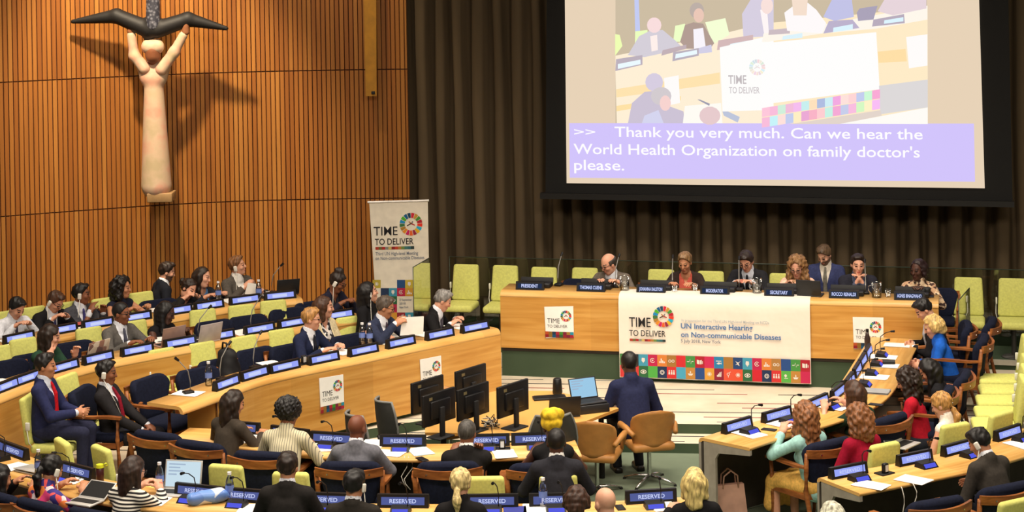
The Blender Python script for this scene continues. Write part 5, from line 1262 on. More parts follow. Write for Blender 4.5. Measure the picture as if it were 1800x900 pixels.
def hairmat(c):
    if c not in _hm:
        m, nt, b = newmat('hair'); tc = N(nt, 'ShaderNodeTexCoord'); mp = N(nt, 'ShaderNodeMapping'); mp.inputs['Scale'].default_value = (60, 60, 10)
        nt.links.new(tc.outputs['Object'], mp.inputs[0]); n1 = N(nt, 'ShaderNodeTexNoise'); n1.inputs['Scale'].default_value = 1; n1.inputs['Detail'].default_value = 4
        nt.links.new(mp.outputs[0], n1.inputs['Vector'])
        nt.links.new(ramp(nt, n1.outputs[0], [(.3, tuple(x*.62 for x in c)), (.7, tuple(min(255, x*1.2) for x in c))]), b.inputs['Base Color'])
        b.inputs['Roughness'].default_value = .5; b.inputs['Specular IOR Level'].default_value = .4; _hm[c] = m
    return _hm[c]
BLK, DBR, MBR, LBR, BLO, GRY, WHT = (22, 18, 17), (40, 27, 20), (70, 44, 28), (120, 80, 48), (206, 168, 104), (110, 100, 92), (214, 200, 172)
NAVYS, CHAR, BLKS, GREYS = (30, 36, 62), (50, 48, 48), (26, 25, 27), (84, 82, 82)
SH = (222, 224, 232)
STRIPE_CREAM = stripes('cream_stripes', (214, 204, 172), (120, 116, 104), 42, 'X', .78)
STRIPE_BW = stripes('black_white_stripes', (232, 226, 214), (26, 24, 26), 34, 'Z', .5)
PATTERN_BW = blotch('mono_print', [(30, 28, 32), (226, 220, 212), (210, 204, 200), (60, 56, 64)], 32)
PATTERN_TAN = blotch('tan_print', [(72, 44, 36), (214, 186, 150), (190, 150, 116), (60, 40, 36), (226, 200, 168)], 36)
FLORAL = blotch('floral_print', [(214, 60, 120), (60, 50, 130), (236, 130, 60), (230, 210, 214), (120, 40, 120), (240, 90, 90)], 18)
# rear left row
person('person in white shirt and dark tie reading, left end of the rear row', 29, 541, 23.95, -135, 'short', BLK, FAIR, ('top', SH, 1, True, (52, 48, 70)), 18, (10, 34), 'desknear', ZCt)
person('person in a black suit bowing the head, white headset on, rear left row', 97, 530, 24.35, -132, 'short', MBR, FAIR, ('suit', BLKS, SH, (60, 60, 100)), 20, (16, 38), 'desknear', ZCt, headset=1, specs=True)
person('person in a grey suit with a hand on the chin, rear left row', 143, 517, 24.65, -128, 'short', BLK, BROWN, ('suit', (70, 70, 76), SH, (60, 56, 110)), 12, (40, 4), 'chin', ZCt, headset=1)
person('person in a dark sleeveless top by the slatted wall', 215, 506, 25.00, -130, ('curly', .12), BLK, TANS, ('top', (34, 36, 52), 0), 10, (30, 4), 'desk', ZCt, female=True)
person('person in a dark suit turning their back, standing by the slatted wall', 293, 478, 26.2, -62, 'short', DBR, FAIR, ('suit', (24, 26, 34), SH, None), 14, (-14, 16), 'down', beard=True)
person('person in a black jacket and crimson top leaning over to write', 331, 508, 25.50, -140, 'bun', DBR, FAIR, ('jacket', (34, 32, 30), (170, 24, 62)), 24, (14, 24, -24), 'desknear', ZCt, female=True)
person('person in a blue top and dark jacket leaning to the left, rear row', 356, 488, 25.75, -136, ('wave', .22), DBR, FAIR, ('jacket', (40, 42, 50), (84, 124, 172)), 12, (28, 8, -14), 'desk', ZCt, female=True)
person('person in a grey jacket and open white shirt raising a hand, rear left row', 417, 467, 25.95, -132, 'short', LBR, FAIR, ('suit', (82, 76, 70), (228, 224, 218), None), 4, (36, -6, 8), 'raise', ZCt, headset=1)
# middle left row
person('person in a dark navy jacket and white headset sitting behind the middle row', 593, 496, 25.25, -125, 'topbun', DBR, BROWN, ('jacket', (32, 32, 48), (30, 28, 36)), 16, (26, 30), 'desknear', ZBt, female=True, headset=1, specs=True)
person('person in a dark green top resting the head on a hand', 89, 591, 22.40, -118, ('long', .26), DBR, FAIR, ('top', (38, 66, 50), .5), 14, (30, 16), 'cheekR', ZBt, female=True)
person('person in a grey suit with glasses at the middle left desk', 213, 551, 23.25, -128, 'crop', BLK, BROWN, ('suit', (90, 86, 82), SH, (70, 70, 84)), 8, (22, 6), 'desk', ZBt, specs=True)
person('person in a black sleeveless top typing behind a dark pink laptop', 292, 550, 23.55, -128, ('straight', .24), BLK, DARK, ('top', (24, 22, 24), 0), 16, (26, 20), 'type', ZBt, female=True)
person('person in a cream cardigan and black and white top, behind the navy suit with glasses', 570, 540, 23.70, -125, ('straight', .16), MBR, FAIR, ('jacket', (226, 210, 170), PATTERN_BW), 8, (40, 4), 'lap', female=True)
person('person in a black T-shirt and white headset looking up right', 648, 514, 24.40, -112, ('straight', .17), BLK, FAIR, ('top', (26, 25, 27), .32), 8, (36, -6), 'lap', female=True, headset=1)
# near left row
person('person in a navy suit and glasses, hands flat on the near left desk', 547, 561, 22.9, -118, 'short', (170, 124, 70), FAIR, ('suit', NAVYS, SH, (30, 30, 40)), 14, (30, 6), 'desk', ZA, specs=True)
person('person in a navy suit and glasses holding up white papers', 677, 540, 23.55, -122, 'short', (84, 72, 62), TANS, ('suit', (44, 50, 72), SH, (60, 46, 60)), 16, (30, 18), 'paper', ZA, specs=True)
person('person in a black suit leaning over the right end of the near left desk', 778, 528, 24.15, -100, 'short', (128, 124, 120), FAIR, ('suit', (24, 23, 24), SH, (70, 66, 74)), 26, (18, 28), 'desk', ZA)
person('person in a navy suit and bright red tie seated on a lime chair', 80, 643, 20.45, -96, 'short', BLK, TANS, ('suit', (40, 44, 80), (206, 212, 230), (190, 24, 34)), 2, (6, 4), 'phone', legs=(38, 40, 62))
person('person in a black suit and maroon tie with a white headset, slouching', 187, 655, 20.9, -98, 'short', BLK, BROWN, ('suit', (36, 34, 36), SH, (130, 22, 40)), -8, (6, 6), 'lap', headset=1, legs=(36, 35, 38), legpose='front')
# podium
person('person in a grey suit and glasses reading at the left of the podium', 1070, 464, 25.25, 164, 'ring', (70, 62, 56), FAIR, ('suit', (104, 94, 84), SH, (60, 56, 56)), 24, (-44, 26), 'desk', PT, specs=True)
person('person in a brown jacket and red top, sunglasses on the head, at the podium', 1204, 461, 25.1, 166, 'short', (132, 100, 66), TANS, ('jacket', (50, 38, 34), (178, 80, 66)), 12, (-8, 22), 'desk', PT, female=True)
person('person in a black suit and black tie reading at the middle of the podium', 1312, 459, 25.0, 160, 'short', DBR, FAIR, ('suit', (34, 34, 38), (206, 212, 224), (24, 24, 30)), 20, (-8, 34), 'desknear', PT, specs=True)
person('person in a pale pink jacket at the podium', 1401, 470, 24.9, 168, ('curly', .17), (140, 102, 62), FAIR, ('jacket', (232, 190, 166), (220, 206, 200)), 14, (-8, 22), 'type', PT, female=True, specs=True)
person('person in a blue suit and grey tie standing behind the podium sitters', 1449, 448, 25.75, 164, 'short', (96, 74, 52), FAIR, ('suit', (56, 62, 100), (216, 206, 190), (110, 106, 96)), 6, (-22, 34), 'lap', beard=True)
person('person in a dark suit with hands folded before the mouth, podium', 1508, 465, 24.7, 172, 'short', DBR, FAIR, ('suit', (38, 38, 48), (80, 84, 104), None), 14, (6, 10), 'fold', PT)
person('person in a brown patterned blouse at the right end of the podium', 1614, 475, 24.45, 168, ('bob', .06), (40, 22, 22), DARK, ('top', PATTERN_TAN, .62), 12, (-34, 4), 'desknear', PT, female=True)
# right desk
person('person in a black suit typing on a phone right next to the podium', 1624, 544, 23.35, 82, 'short', BLK, FAIR, ('suit', (28, 27, 30), SH, (170, 170, 176)), 18, (10, 40), 'phone', ZF3)
person('person in a bright blue top at the right desk', 1640, 574, 22.75, 76, ('bob', .03), (214, 178, 112), FAIR, ('top', (30, 92, 190), .9, True), 16, (10, 24), 'phone', ZF3, female=True)
person('person in black bending low over the right desk', 1633, 652, 21.75, 70, ('long', .34), BLK, TANS, ('top', (28, 27, 30), .9), 22, (8, 36), 'phone', ZF3, female=True)
person('person in a red jacket at the right desk', 1594, 670, 21.15, 66, ('curly', .26), DBR, TANS, ('top', (178, 26, 44), .95, True), 12, (8, 26), 'phone', ZF3, female=True)
person('person in a dark green T-shirt at the right desk', 1500, 692, 20.25, 40, ('straight', .20), MBR, FAIR, ('top', (34, 52, 38), .4), 14, (0, 16), 'desk', ZF3, female=True)
person('person in a pale teal shirt and yellow skirt', 1414, 733, 19.35, 36, ('curly', .26), (132, 84, 48), FAIR, ('top', (160, 206, 200), .9, True), 14, (-10, 10), 'desknear', ZF3, female=True, legs=(226, 178, 92), legpose='skirt')
person('person in a maroon top on a lime chair, seen from behind', 1507, 737, 19.05, 30, ('curly', .13), (126, 80, 46), FAIR, ('top', (150, 18, 46), .5), 10, (20, 14), 'lap', female=True, legs=(60, 30, 40), legpose='bare')
person('person in a white sleeveless top on a lime chair', 1655, 712, 20.0, 48, 'lowpony', (190, 140, 78), FAIR, ('top', (232, 222, 208), 0), 12, (14, 24), 'lap', female=True, legs=(60, 60, 70))
person('person in a dark grey suit with a white headset looking at a phone', 1722, 778, 18.25, 34, 'short', BLK, TANS, ('suit', (58, 53, 48), SH, None), 20, (24, 32), 'phone', headset=-1)
person('person at the bottom edge of whom only the crown of the head shows', 1462, 912, 15.7, 20, ('bob', .05), (226, 214, 190), FAIR, ('top', (90, 90, 100), .9, True), 10, (0, 10), 'desk', .77)
# centre
person('person in a navy suit seen from behind on a tan shell chair', 1106, 640, 21.3, 12, 'crop', BLK, DARK, ('suit', (34, 38, 66), (44, 46, 70), None), 18, (6, 14), 'lap', legs=(26, 26, 30), legpose='back', s=1.06)
# middle row seen from behind
person('person in a dark grey jacket at the left of the middle desk', 411, 709, 19.9, -34, ('long', .42), DBR, TANS, ('top', (64, 56, 48), .95, True), 14, (-26, 20), 'desk', ZF1, female=True)
person('person in a cream striped shirt seen from behind', 507, 728, 19.4, -14, 'afro', BLK, BROWN, ('top', STRIPE_CREAM, .95, True), 16, (-22, 12), 'desk', ZF1, specs=True)
person('person in a light grey jacket seen from behind', 628, 753, 19.0, -4, 'bald', (60, 44, 36), (118, 70, 50), ('suit', (104, 104, 112), SH, None), 12, (-26, 8), 'desk', ZF1)
person('person in a black suit holding a phone to the ear', 821, 762, 18.9, -2, 'crop', (74, 70, 66), BROWN, ('suit', (30, 28, 28), (232, 230, 226), None), 14, (-12, 10), 'ear', ZF1)
person('person in a yellow headwrap and black sleeveless top', 970, 752, 19.05, 4, 'wrap', (232, 186, 40), DARK, ('top', (28, 27, 28), 0), 16, (6, 14), 'desk', ZF1, female=True)
person('person in a dark suit with a white shirt collar below the yellow headwrap', 978, 778, 18.1, 2, 'crop', BLK, DARK, ('suit', (40, 40, 46), (236, 234, 230), None), 12, (-4, 6), 'desk', ZF1)
# nearest row seen from behind
person('person in a black and white striped top at a silver laptop', 235, 828, 17.9, -26, ('straight', .16), (52, 34, 26), FAIR, ('top', STRIPE_BW, .9, True), 16, (-20, 18), 'type', ZF1, female=True, specs=True)
person('person in a colourful floral top and white headset', 91, 826, 18.1, -40, 'pony', BLK, TANS, ('top', FLORAL, .36), 16, (-4, 22), 'desk', ZF1, female=True, headset=1)
person('person in black cut off by the left edge of the picture', 0, 842, 18.2, -46, ('long', .30), BLK, TANS, ('top', (22, 21, 23), .95, True), 14, (0, 16), 'desk', ZF1, female=True)
person('person in a black suit beside the blue bag, nearest row', 506, 822, 17.1, -4, 'short', DBR, TANS, ('suit', (36, 33, 32), SH, None), 12, (-4, 10), 'desk', ZF1)
person('person in a dark suit with a white earpiece, nearest row', 623, 853, 16.9, -8, 'short', BLK, TANS, ('suit', (44, 40, 36), SH, None), 10, (-18, 10), 'desk', ZF1, headset=1)
person('person in a black jacket in front of a lime chair, nearest row', 810, 850, 16.9, -2, 'lowpony', (222, 190, 130), FAIR, ('top', (28, 26, 27), .95, True), 12, (-10, 10), 'desk', ZF1, female=True)
person('left one of two heads close together at the bottom edge, person in a dark suit', 1014, 882, 16.3, 4, ('bob', .02), (66, 42, 30), FAIR, ('suit', (40, 38, 40), SH, None), 10, (-14, 10), 'desk', ZF1)
person('right one of two heads close together at the bottom edge, person in grey', 1064, 885, 16.4, 10, 'bald', (180, 150, 130), (226, 176, 148), ('suit', (60, 58, 60), SH, None), 12, (20, 12), 'desk', ZF1)
person('person in a black top beside the pink tote bag', 1221, 850, 17.0, 8, ('wave', .13), (224, 190, 122), FAIR, ('top', (24, 23, 25), .95, True), 12, (-16, 10), 'desk', ZF1, female=True)
# ================================================================ THINGS ON THE DESKS
def paper(px, py, z, rot, label, w=.21, l=.297, col=None, group='loose papers', n=3):
    P = atz(px, py, z+.002); mb = MB(); rr = random.Random(int(px*7+py)); m = M_PAPER if col is None else flat(col, .7, var=.03)
    for k in range(n):
        a = rr.uniform(-.06, .06); mb.box((rr.uniform(-.01, .01), rr.uniform(-.01, .01), .0015+.002*k), (w, l, .0016), m, a)
    o = mb.build('paper_sheets' if col is None else 'folder'); o.location = P; o.rotation_euler = (0, 0, R(rot)); return tag(o, label, 'papers' if col is None else 'folder', group if col is None else None)
for a in [(602, 619, ZA, 40, 'papers under the hands of the person in navy with glasses'), (690, 604, ZA, 44, 'papers on the desk before the person holding up papers'), (748, 589, ZA, 44, 'papers left of the person leaning over the desk end'), (806, 574, ZA, 40, 'papers under the hands of the person leaning over the desk end'), (330, 692, ZA, 70, 'printed sheets on the left tip of the near left desk'), (476, 640, ZA, 35, 'sheet beside a plate where nobody sits, near left desk'),
          (425, 585, ZBt, 35, 'papers on the middle left desk behind a gooseneck microphone'), (300, 603, ZBt, 30, 'papers before the person in black behind the pink laptop'), (8, 672, ZBt, 60, 'papers at the left end of the middle left desk'), (285, 597, ZBt, 20, 'sheet under the dark laptop of the person in black behind the pink laptop'),
          (146, 576, ZCt, 40, 'papers before the person in a black suit, rear left desk'), (277, 546, ZCt, 40, 'papers left of the person leaning over to write'), (352, 540, ZCt, 30, 'papers under the writing hand in the rear row'), (408, 529, ZCt, 30, 'papers between two plates of the rear left desk'), (470, 517, ZCt, 30, 'papers right of the person raising a hand'), (20, 600, ZCt, 40, 'papers before the person in the white shirt'),
          (655, 781, ZF1, -10, 'papers right of the person in light grey'), (566, 787, ZF1, 5, 'papers left of the person in light grey'), (684, 797, ZF1, 70, 'long white sheets on the middle desk'), (888, 798, ZF1, 10, 'printed sheet right of the person with a phone'), (440, 772, ZF1, -20, 'papers before the person in dark grey, middle desk'),
          (128, 843, ZF1, -20, 'white sheet with sunglasses lying on it'), (440, 895, ZF1, 0, 'papers left of the person in a black suit, nearest desk'), (580, 880, ZF1, 0, 'papers right of the person in a black suit, nearest desk'), (940, 895, ZF1, 0, 'papers beside the small clear bottle'), (1165, 890, ZF1, 12, 'papers left of the person beside the tote bag'), (20, 822, ZF1, -40, 'papers at the left edge of the nearest desk'), (275, 880, ZF1, -10, 'sheet under the silver laptop'),
          (1318, 763, ZF3, 40, 'white sheets at the near end of the right desk'), (1380, 747, ZF3, 40, 'sheet between two plates of the right desk'), (1465, 716, ZF3, 55, 'open papers left of the person in a green T-shirt'), (1537, 663, ZF3, 70, 'sheet on the right desk before the red jacket'), (1552, 628, ZF3, 70, 'papers before the person in bright blue'), (1556, 643, ZF3, 72, 'papers under the red microphone cap'), (1578, 607, ZF3, 72, 'papers at the podium end of the right desk'),
          (1532, 853, ZF1, 50, 'left one of two loose sheets on the lower right desk'), (1606, 844, ZF1, 50, 'right one of two loose sheets on the lower right desk'), (1796, 782, ZF1, 30, 'sheet at the right edge of the lower right desk')]: paper(*a)
paper(139, 571, ZCt, 30, 'red folder before the person with a hand on the chin', .22, .3, (196, 92, 84))
paper(906, 899, ZF1, 0, 'blue folder at the bottom edge beside the black jacket', .2, .26, (48, 56, 140))
paper(1540, 689, ZF3, 70, 'thick grey booklet on the right desk', .2, .28, (150, 150, 150), n=8)
paper(738, 794, ZF1, 20, 'pale blue sheet on the middle desk', .2, .28, (200, 226, 232))
hp = Plane(aty(706, 560, 23.28), (1, .25)); mb = MB(); plate_poly(mb, hp, [(703, 590), (744, 587), (745, 556), (707, 558)], 0, M_PAPER, .004); tag(mb.build('paper_sheets'), 'white papers held upright by the person in a navy suit', 'papers')
hp = Plane(aty(436, 498, 25.6), (1, -.3)); mb = MB(); plate_poly(mb, hp, [(430, 517), (452, 517), (450, 499), (436, 497)], 0, M_PAPER, .004); tag(mb.build('paper_sheets'), 'white papers before the person raising a hand', 'papers')
def laptop(px, py, z, rot, label, body, scr, w=.32, d=.22, opening=105, cat='laptop'):
    P = atz(px, py, z+.001); r = empty('laptop', P, R(rot), label, cat)
    mb = MB(); mb.box((0, 0, .009), (w, d, .016), body, bevel=.005); mb.box((0, .01, .0178), (w*.86, d*.5, .001), M_BLACKM); mb.build('keyboard_deck', r)
    T = Matrix.Translation((0, d/2-.004, .016)) @ rx(-(opening-90))
    mb = MB(); v, f = rbox((w, .008, d), .003, 2); mb.add(v, f, body, T @ Matrix.Translation((0, .0, d/2)), True); lid = mb.build('lid', r)
    mb = MB(); mb.add([(-w*.46, -.0046, .012), (w*.46, -.0046, .012), (w*.46, -.0046, d-.012), (-w*.46, -.0046, d-.012)], [(0, 1, 2, 3)], scr, T)
    if scr not in (M_BLACK, M_BLACKM): 
        for k, (a, b, c) in enumerate(((.1, .8, .82), (.1, .55, .70), (.1, .7, .58), (.1, .4, .46))): mb.add([(-w*.4, -.0050, d*c), (-w*.4+w*.8*b*.7, -.0050, d*c), (-w*.4+w*.8*b*.7, -.0050, d*(c+.05)), (-w*.4, -.0050, d*(c+.05))], [(0, 1, 2, 3)], emit((170, 190, 214), .9), T)
    mb.build('screen', lid); return r
SILV = flat((196, 194, 190), .35, .3); DKB = flat((34, 34, 36), .45); LIT = emit((206, 228, 240), .95)
laptop(312, 868, ZF1, -12, 'open silver laptop with a bright screen on the nearest desk', SILV, LIT, .36, .25)
laptop(148, 884, ZF1, -28, 'open laptop with a dark screen beside the floral top', SILV, M_BLACK, .30, .21, 150)
laptop(60, 828, ZF1, -35, 'silver laptop lying nearly shut at the left of the nearest desk', SILV, M_BLACK, .32, .23, 2+90-88)
laptop(358, 600, ZBt, 226, 'open silver laptop on the middle left desk, its lid towards the room', flat((190, 176, 174), .4), LIT)
laptop(293, 606, ZBt, 226, 'dark pink laptop before the person in a black sleeveless top', flat((160, 128, 116), .4), LIT)
laptop(158, 632, ZBt, 236, 'laptop with stickers on its lid before the person in green', blotch('stickers', [(200, 180, 160), (150, 110, 96), (210, 196, 180), (110, 80, 76)], 14), LIT)
laptop(503, 516, ZCt, 200, 'black laptop at the right end of the rear left desk', DKB, LIT, .30, .2)
laptop(1588, 783, .60, 50, 'open white laptop on the lap between the maroon and white tops', SILV, flat((70, 80, 84), .3), .32, .22, 125)
laptop(1425, 519, PT, 160, 'black laptop on the podium right of the person in pink', DKB, LIT, .30, .2)
laptop(988, 730, ZK, 192, 'dark laptop on the operators\' table, lid towards the camera', DKB, LIT, .34, .22)
mbx = atz(1036, 722, ZK); mb = MB(); mb.box((0, 0, .045), (.36, .26, .09), DKB, bevel=.008); o = mb.build('equipment_box'); o.location = mbx; o.rotation_euler = (0, 0, R(20)); tag(o, 'flat black equipment box under the laptop with a lit screen', 'box')
lp = laptop(1036, 722, ZK, 24, 'laptop with a lit screen standing on a black box at the operators\' table', DKB, emit((160, 206, 236), .95), .32, .22, 110); lp.location.z += .091
mb = MB(); mb.box((0, 0, .012), (.36, .15, .024), DKB, bevel=.005); 
for r_ in range(4): mb.box((0, -.05+.033*r_, .026), (.33, .026, .006), M_BLACK)
o = mb.build('keyboard'); o.location = atz(966, 701, ZK); o.rotation_euler = (0, 0, R(8)); tag(o, 'black keyboard at the far edge of the operators\' table', 'keyboard')
mb = MB(); mb.lathe([(0, 0), (.05, 0), (.055, .02), (.05, .10), (.045, .16), (.035, .17), (0, .172)], M_BLACK, 18); o = mb.build('desk_speaker'); o.location = atz(980, 692, ZK); tag(o, 'small black cylindrical speaker at the far edge of the operators\' table', 'speaker')
# monitors, seen from the back and side
def build_monitor():
    r = empty('monitor'); tag(r, None, 'monitor')
    mb = MB(); mb.box((0, 0, .30), (.50, .035, .32), M_BLACK, bevel=.008); mb.box((0, -.022, .29), (.3, .03, .18), M_BLACK, bevel=.01); hs = mb.build('housing', r)
    mb = MB(); mb.box((0, .0185, .30), (.47, .002, .28), emit((60, 70, 90), .5)); mb.build('screen', hs)
    mb = MB(); mb.box((0, -.045, .16), (.06, .03, .30), M_BLACKM, bevel=.005); mb.build('stand_neck', r)
    mb = MB(); mb.box((0, -.02, .008), (.24, .18, .016), M_BLACKM, bevel=.006); mb.build('stand_foot', r)
    mb = MB(); mb.box((-.14, -.0185, .41), (.05, .002, .03), flat((110, 100, 70), .4)); mb.build('badge', hs); return r
MON = Kind(build_monitor)
for x, y, l in [(752, 744, 'leftmost and taller of the two monitors left of the console table'), (772, 768, 'lower monitor in front of the leftmost one, on a bracket'), (828, 722, 'upper monitor behind another, in the middle of the console'), (832, 757, 'front monitor in the middle of the console, hiding part of another'), (902, 752, 'rightmost monitor, large and tilted, on the console table')]:
    p = atz(x, y, ZK); MON.put((p.x, p.y, ZK), R(52), l, 'monitors on the operators\' table')
mb = MB(); pr = random.Random(4); c0 = atz(862, 752, ZK)
for k in range(7):
    pts = [c0+Vector((pr.uniform(-.10, .10), pr.uniform(-.12, .12), pr.uniform(.01, .12))) for _ in range(6)]; mb.tube(pts, .005, M_BLACK if k % 3 else flat((190, 188, 180), .5), 5)
tag(mb.build('cable_tangle'), 'tangle of black and pale cables between the monitors', 'cables', kind='stuff')
# bottles, glasses, pitchers
GL = glassy((.93, .96, .97), .88); WAT = glassy((.86, .92, .95), .8)
def build_bottle():
    r = empty('water_bottle'); tag(r, None, 'bottle')
    mb = MB(); mb.lathe([(0, 0), (.030, 0), (.033, .01), (.032, .05), (.029, .07), (.032, .09), (.032, .14), (.024, .175), (.013, .195), (.013, .205)], WAT, 18); mb.build('body', r)
    mb = MB(); mb.cyl((0, 0, .205), (0, 0, .225), .016, .016, flat((232, 232, 236), .4), 14); mb.build('cap', r)
    mb = MB(); mb.lathe([(.0335, .075), (.0335, .125)], flat((112, 136, 206), .5), 18); mb.build('label', r); return r
BOT = Kind(build_bottle)
for x, y, z, l in [(367, 678, ZA, 'on the left tip of the near left desk'), (637, 606, ZA, 'with a blue label right of the person in navy with glasses'), (650, 607, ZA, 'half hidden behind a plate on the near left desk'), (455, 527, ZCt, 'before the person raising a hand'), (384, 530, ZCt, 'right of the person in blue, rear row'), (68, 838, ZF1, 'left of the floral top on the nearest desk'), (281, 862, ZF1, 'left of the open silver laptop'), (404, 880, ZF1, 'right of the blue bag'), (955, 891, ZF1, 'at the bottom centre, before a lime chair')]:
    p = atz(x, y, z); BOT.put((p.x, p.y, z), 0, 'clear water bottle '+l, 'water bottles', 1.15)
def lathe_thing(name, prof, mat, px, py, z, label, cat, extra=None, group=None):
    mb = MB(); mb.lathe(prof, mat, 22)
    o = mb.build(name); o.location = atz(px, py, z); tag(o, label, cat, group)
    if extra: extra(o)
    return o
def handle(o):
    mb = MB(); mb.tube([(-.058, 0, .15), (-.095, 0, .14), (-.10, 0, .09), (-.06, 0, .05)], .007, GL, 8); mb.build('handle', o)
    mb = MB(); mb.lathe([(0, .004), (.052, .004), (.054, .11), (0, .11)], glassy((.80, .80, .76), .72), 20); mb.build('water', o)
for x, y, l in [(1098, 511, 'water pitcher right of the person in grey at the podium'), (1331, 516, 'water pitcher between the person in a black tie and the person in pink'), (1541, 523, 'water pitcher left of the patterned blouse')]:
    lathe_thing('pitcher', [(0, 0), (.055, 0), (.058, .01), (.06, .17), (.066, .185)], GL, x, y, PT, 'clear glass '+l, 'pitcher', handle, 'pitchers on the podium')
for k, (x, y, l) in enumerate([(1186, 514, 'left one of two before the brown jacket'), (1222, 512, 'right one of two before the brown jacket'), (1561, 522, 'beside the pitcher near the patterned blouse')]):
    lathe_thing('drinking_glass', [(0, 0), (.03, 0), (.036, .10)], GL, x, y, PT, 'small drinking glass on the podium, '+l, 'glass', None, 'drinking glasses on the podium')
lathe_thing('tumbler', [(0, 0), (.036, 0), (.037, .16), (.03, .165), (0, .165)], flat((60, 24, 24), .35), 176, 853, ZF1, 'dark red tumbler with a lime lid on the nearest desk', 'tumbler',
    lambda o: (MB().cyl((0, 0, .165), (0, 0, .195), .038, .034, flat((206, 214, 40), .5), 18).build('lid', o), MB().tube([(.03, 0, .19), (.06, 0, .205), (.075, 0, .19), (.05, 0, .175)], .006, flat((206, 214, 40), .5), 6).build('carry_loop', o)))
lathe_thing('drink_bottle', [(0, 0), (.034, 0), (.036, .12), (.02, .17), (.014, .2), (0, .2)], flat((60, 46, 44), .3), 1525, 613, ZF3, 'dark bottle at the podium end of the right desk', 'bottle', lambda o: MB().cyl((0, 0, .2), (0, 0, .23), .018, .018, M_BLACK, 12).build('cap', o))
mb = MB(); mb.cyl((-.10, 0, .03), (.02, 0, .03), .022, .022, flat((178, 40, 40), .5), 12); mb.cyl((.02, 0, .03), (.16, 0, .03), .028, .026, M_BLACK, 12); o = mb.build('umbrella_case'); o.location = atz(1548, 641, ZF3); o.rotation_euler = (0, 0, R(-6)); tag(o, 'red and black rolled case lying across the right desk', 'case')
# phones and small black boxes
def phone(px, py, z, rot, label):
    mb = MB(); mb.box((0, 0, .006), (.075, .15, .01), M_BLACK, bevel=.004); o = mb.build('phone'); o.location = atz(px, py, z); o.rotation_euler = (0, 0, R(rot)); tag(o, label, 'phone', 'phones on the desks')
for a in [(1352, 756, ZF3, 60, 'black phone on the right desk beside white sheets'), (742, 808, ZF1, 30, 'black phone on the middle desk below the pale blue sheet'), (1090, 893, ZF1, 10, 'black phone on the nearest desk right of the two heads at the bottom'), (36, 667, ZBt, 80, 'black phone on the middle left desk at its left end'), (1540, 712, ZF3, 60, 'black phone below the grey booklet')]: phone(*a)
def build_receiver():
    r = empty('earphone_receiver'); tag(r, None, 'receiver')
    mb = MB(); mb.box((0, 0, .05), (.06, .045, .10), M_BLACK, bevel=.012); mb.build('body', r)
    mb = MB(); mb.box((0, -.0235, .055), (.035, .002, .06), flat((200, 200, 200), .4)); mb.build('faceplate', r); 
    mb = MB(); mb.box((0, .01, .006), (.16, .12, .012), M_BLACK, bevel=.004); mb.build('base', r); return r
REC = Kind(build_receiver)
for x, y, z, rot, l in [(534, 640, ZA, 40, 'left of the plate before the person in navy with glasses'), (495, 577, ZBt, 40, 'on the middle left desk before an empty seat'), (468, 523, ZCt, 30, 'right of the raised hand, rear row'), (883, 790, ZF1, 0, 'right of the person with a phone'), (1556, 833, ZF1, 35, 'on the lower right desk between two plates'), (1630, 521, PT, 166, 'at the right end of the podium')]:
    p = atz(x, y, z); REC.put((p.x, p.y, z), R(rot), 'black earphone receiver '+l, 'earphone receivers')
# bags
def blob(name, prims, h, mat, loc, rot, label, cat, rip=.006):
    pts = np.array([p for a, b, *_ in prims for p in (a, b)], float); r = max(max(q[2], q[3]) for q in prims)*1.6+.06
    S = Solid(pts.min(0)-r, pts.max(0)+r, h)
    for a, b, ra, rb, k, sx in prims: S.cone(a, b, ra, rb, k, sx)
    S.ripple(rip, 40, 5); V, Q = S.mesh(); o = np_mesh(name, V, Q, [mat]); o.location = loc; o.rotation_euler = (0, 0, R(rot)); return tag(o, label, cat)
p = aty(398, 646, 22.35); o = blob('backpack', [((0, 0, .12), (0, .02, .34), .13, .10, .05, 1.2), ((0, .1, .12), (0, .1, .22), .08, .07, .05, 1.2)], .014, flat((24, 23, 25), .7), (p.x, p.y, p.z-.22), -40, 'black backpack on a navy chair at the near left desk', 'backpack')
mb = MB(); mb.tube([(-.04, -.02, .43), (-.03, -.02, .5), (.03, -.02, .5), (.04, -.02, .43)], .012, M_BLACK, 6); mb.build('handle', o)
p = atz(366, 886, ZF1); o = blob('plastic_bag', [((-.14, 0, .06), (.12, .02, .07), .055, .06, .03, 1), ((.1, .02, .06), (.18, .04, .05), .04, .02, .03, 1)], .01, blotch('blue_white_bag', [(92, 132, 206), (104, 146, 216), (206, 216, 232), (84, 120, 200)], 7, .35), p, 12, 'crumpled blue and white plastic bag on the nearest desk', 'bag', .008)
p = atz(1283, 897, .10); mb = MB(); PK = flat((206, 160, 140), .6)
mb.add([(-.17, -.06, 0), (.17, -.06, 0), (.17, .06, 0), (-.17, .06, 0), (-.14, -.03, .36), (.14, -.03, .36), (.14, .03, .36), (-.14, .03, .36)], [(0, 3, 2, 1), (4, 5, 6, 7), (0, 1, 5, 4), (1, 2, 6, 5), (2, 3, 7, 6), (3, 0, 4, 7)], PK)
o = mb.build('tote_bag'); o.location = (p.x, p.y, 0); o.rotation_euler = (0, 0, R(14)); tag(o, 'pale pink tote bag standing on the floor at the near end of the right desk', 'bag')
mb = MB(); [mb.tube([(sx*.08, y, .33), (sx*.07, y*1.2, .45), (0, y*1.3, .50)], .008, PK, 6) for sx in (-1, 1) for y in (-.035, .035)]; mb.build('strap', o)
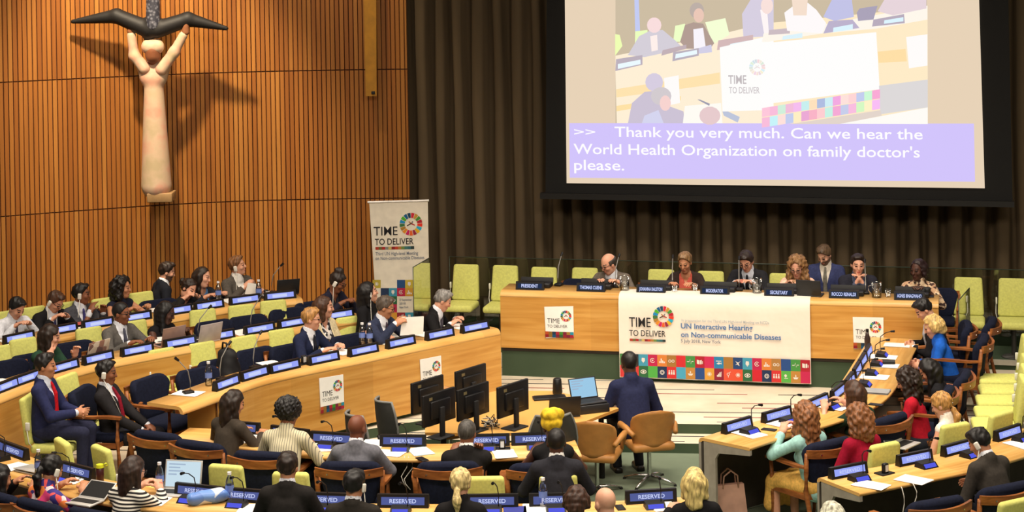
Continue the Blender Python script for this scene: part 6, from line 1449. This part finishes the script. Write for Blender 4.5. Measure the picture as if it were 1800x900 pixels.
# sunglasses on the sheet, tablet on the rear chair
p = atz(124, 845, ZF1+.012); mb = MB()
for k in (-1, 1): mb.lathe([(0, 0), (.024, 0), (.024, .006), (0, .008)], M_BLACK, 14, Matrix.Translation((k*.034, 0, 0)))
mb.tube([(-.012, 0, .006), (.012, 0, .006)], .003, M_BLACK, 5); [mb.tube([(k*.058, 0, .005), (k*.05, .10, .005)], .003, M_BLACK, 5) for k in (-1, 1)]
o = mb.build('sunglasses'); o.location = p; o.rotation_euler = (0, 0, R(-20)); tag(o, 'dark sunglasses lying on a white sheet on the nearest desk', 'sunglasses')
# ---- glass balustrades
GB = glassy((.86, .90, .84), .95, .02)
def pane(name, pts, label, edge_m=flat((60, 70, 60), .3)):
    """upright pane through two floor points with a height"""
    (a, b, z0, z1) = pts; d = (b-a).normalized(); n = Vector((d.y, -d.x, 0))*.006
    V = [a-n, b-n, b+n, a+n]; V = [Vector((v.x, v.y, z)) for z in (z0, z1) for v in V]
    mb = MB(); mb.add(V, [(0, 1, 5, 4), (1, 2, 6, 5), (2, 3, 7, 6), (3, 0, 4, 7), (4, 5, 6, 7)], GB); r = tag(mb.build(name), label, 'glass panel')
    mb = MB(); mb.tube([Vector((a.x, a.y, z1)), Vector((b.x, b.y, z1))], .007, edge_m, 6); mb.tube([Vector((a.x, a.y, z0)), Vector((a.x, a.y, z1))], .006, edge_m, 6); mb.build('edge_strip', r); return r
c1 = aty(755, 462, 26.4); c0 = aty(726, 470, 25.7); zt = c1.z; e = PODF.u
far = c1+e*8.6
pane('glass_balustrade', (Vector((c0.x, c0.y, 0)), Vector((c1.x, c1.y, 0)), ZR, c0.z), 'short glass pane in front of the roll-up banner')
pane('glass_balustrade', (Vector((c1.x, c1.y, 0))-uy*-1.0, Vector((far.x, far.y, 0))-uy*-1.0, ZR, zt-.09), 'long glass pane running along the curtain behind the lime chairs')
g0 = aty(1685, 528, 23.75); g1 = aty(1704, 513, 24.5); pane('glass_balustrade', (Vector((g0.x, g0.y, 0)), Vector((g1.x, g1.y, 0)), ZS, g0.z), 'small glass pane at the right end of the podium desk')

# white earphone cords hanging from the desk edges
def cord(px, py, z, l, drop, sway):
    P = atz(px, py, z); rr = random.Random(px); pts = [P+Vector((0, .03, .004)), P+Vector((0, -.012, .002))]
    for k in range(1, 7): pts.append(P+Vector((sway*math.sin(k*1.1)*.02+rr.uniform(-.004, .004), -.02-.004*k, -drop*k/6)))
    mb = MB(); mb.tube(pts, .0045, flat((214, 208, 196), .5, var=0), 6); tag(mb.build('earphone_cable'), l, 'cable')
cord(711, 804, ZF1, 'left of two white cords hanging from the middle desk edge', .26, 1.5)
cord(718, 804, ZF1, 'right of two white cords hanging from the middle desk edge', .30, 2.2)
cord(1585, 858, ZF1, 'left of two white cords hanging from the lower right desk', .42, .8)
cord(1606, 853, ZF1, 'right of two white cords hanging from the lower right desk', .30, 1.2)
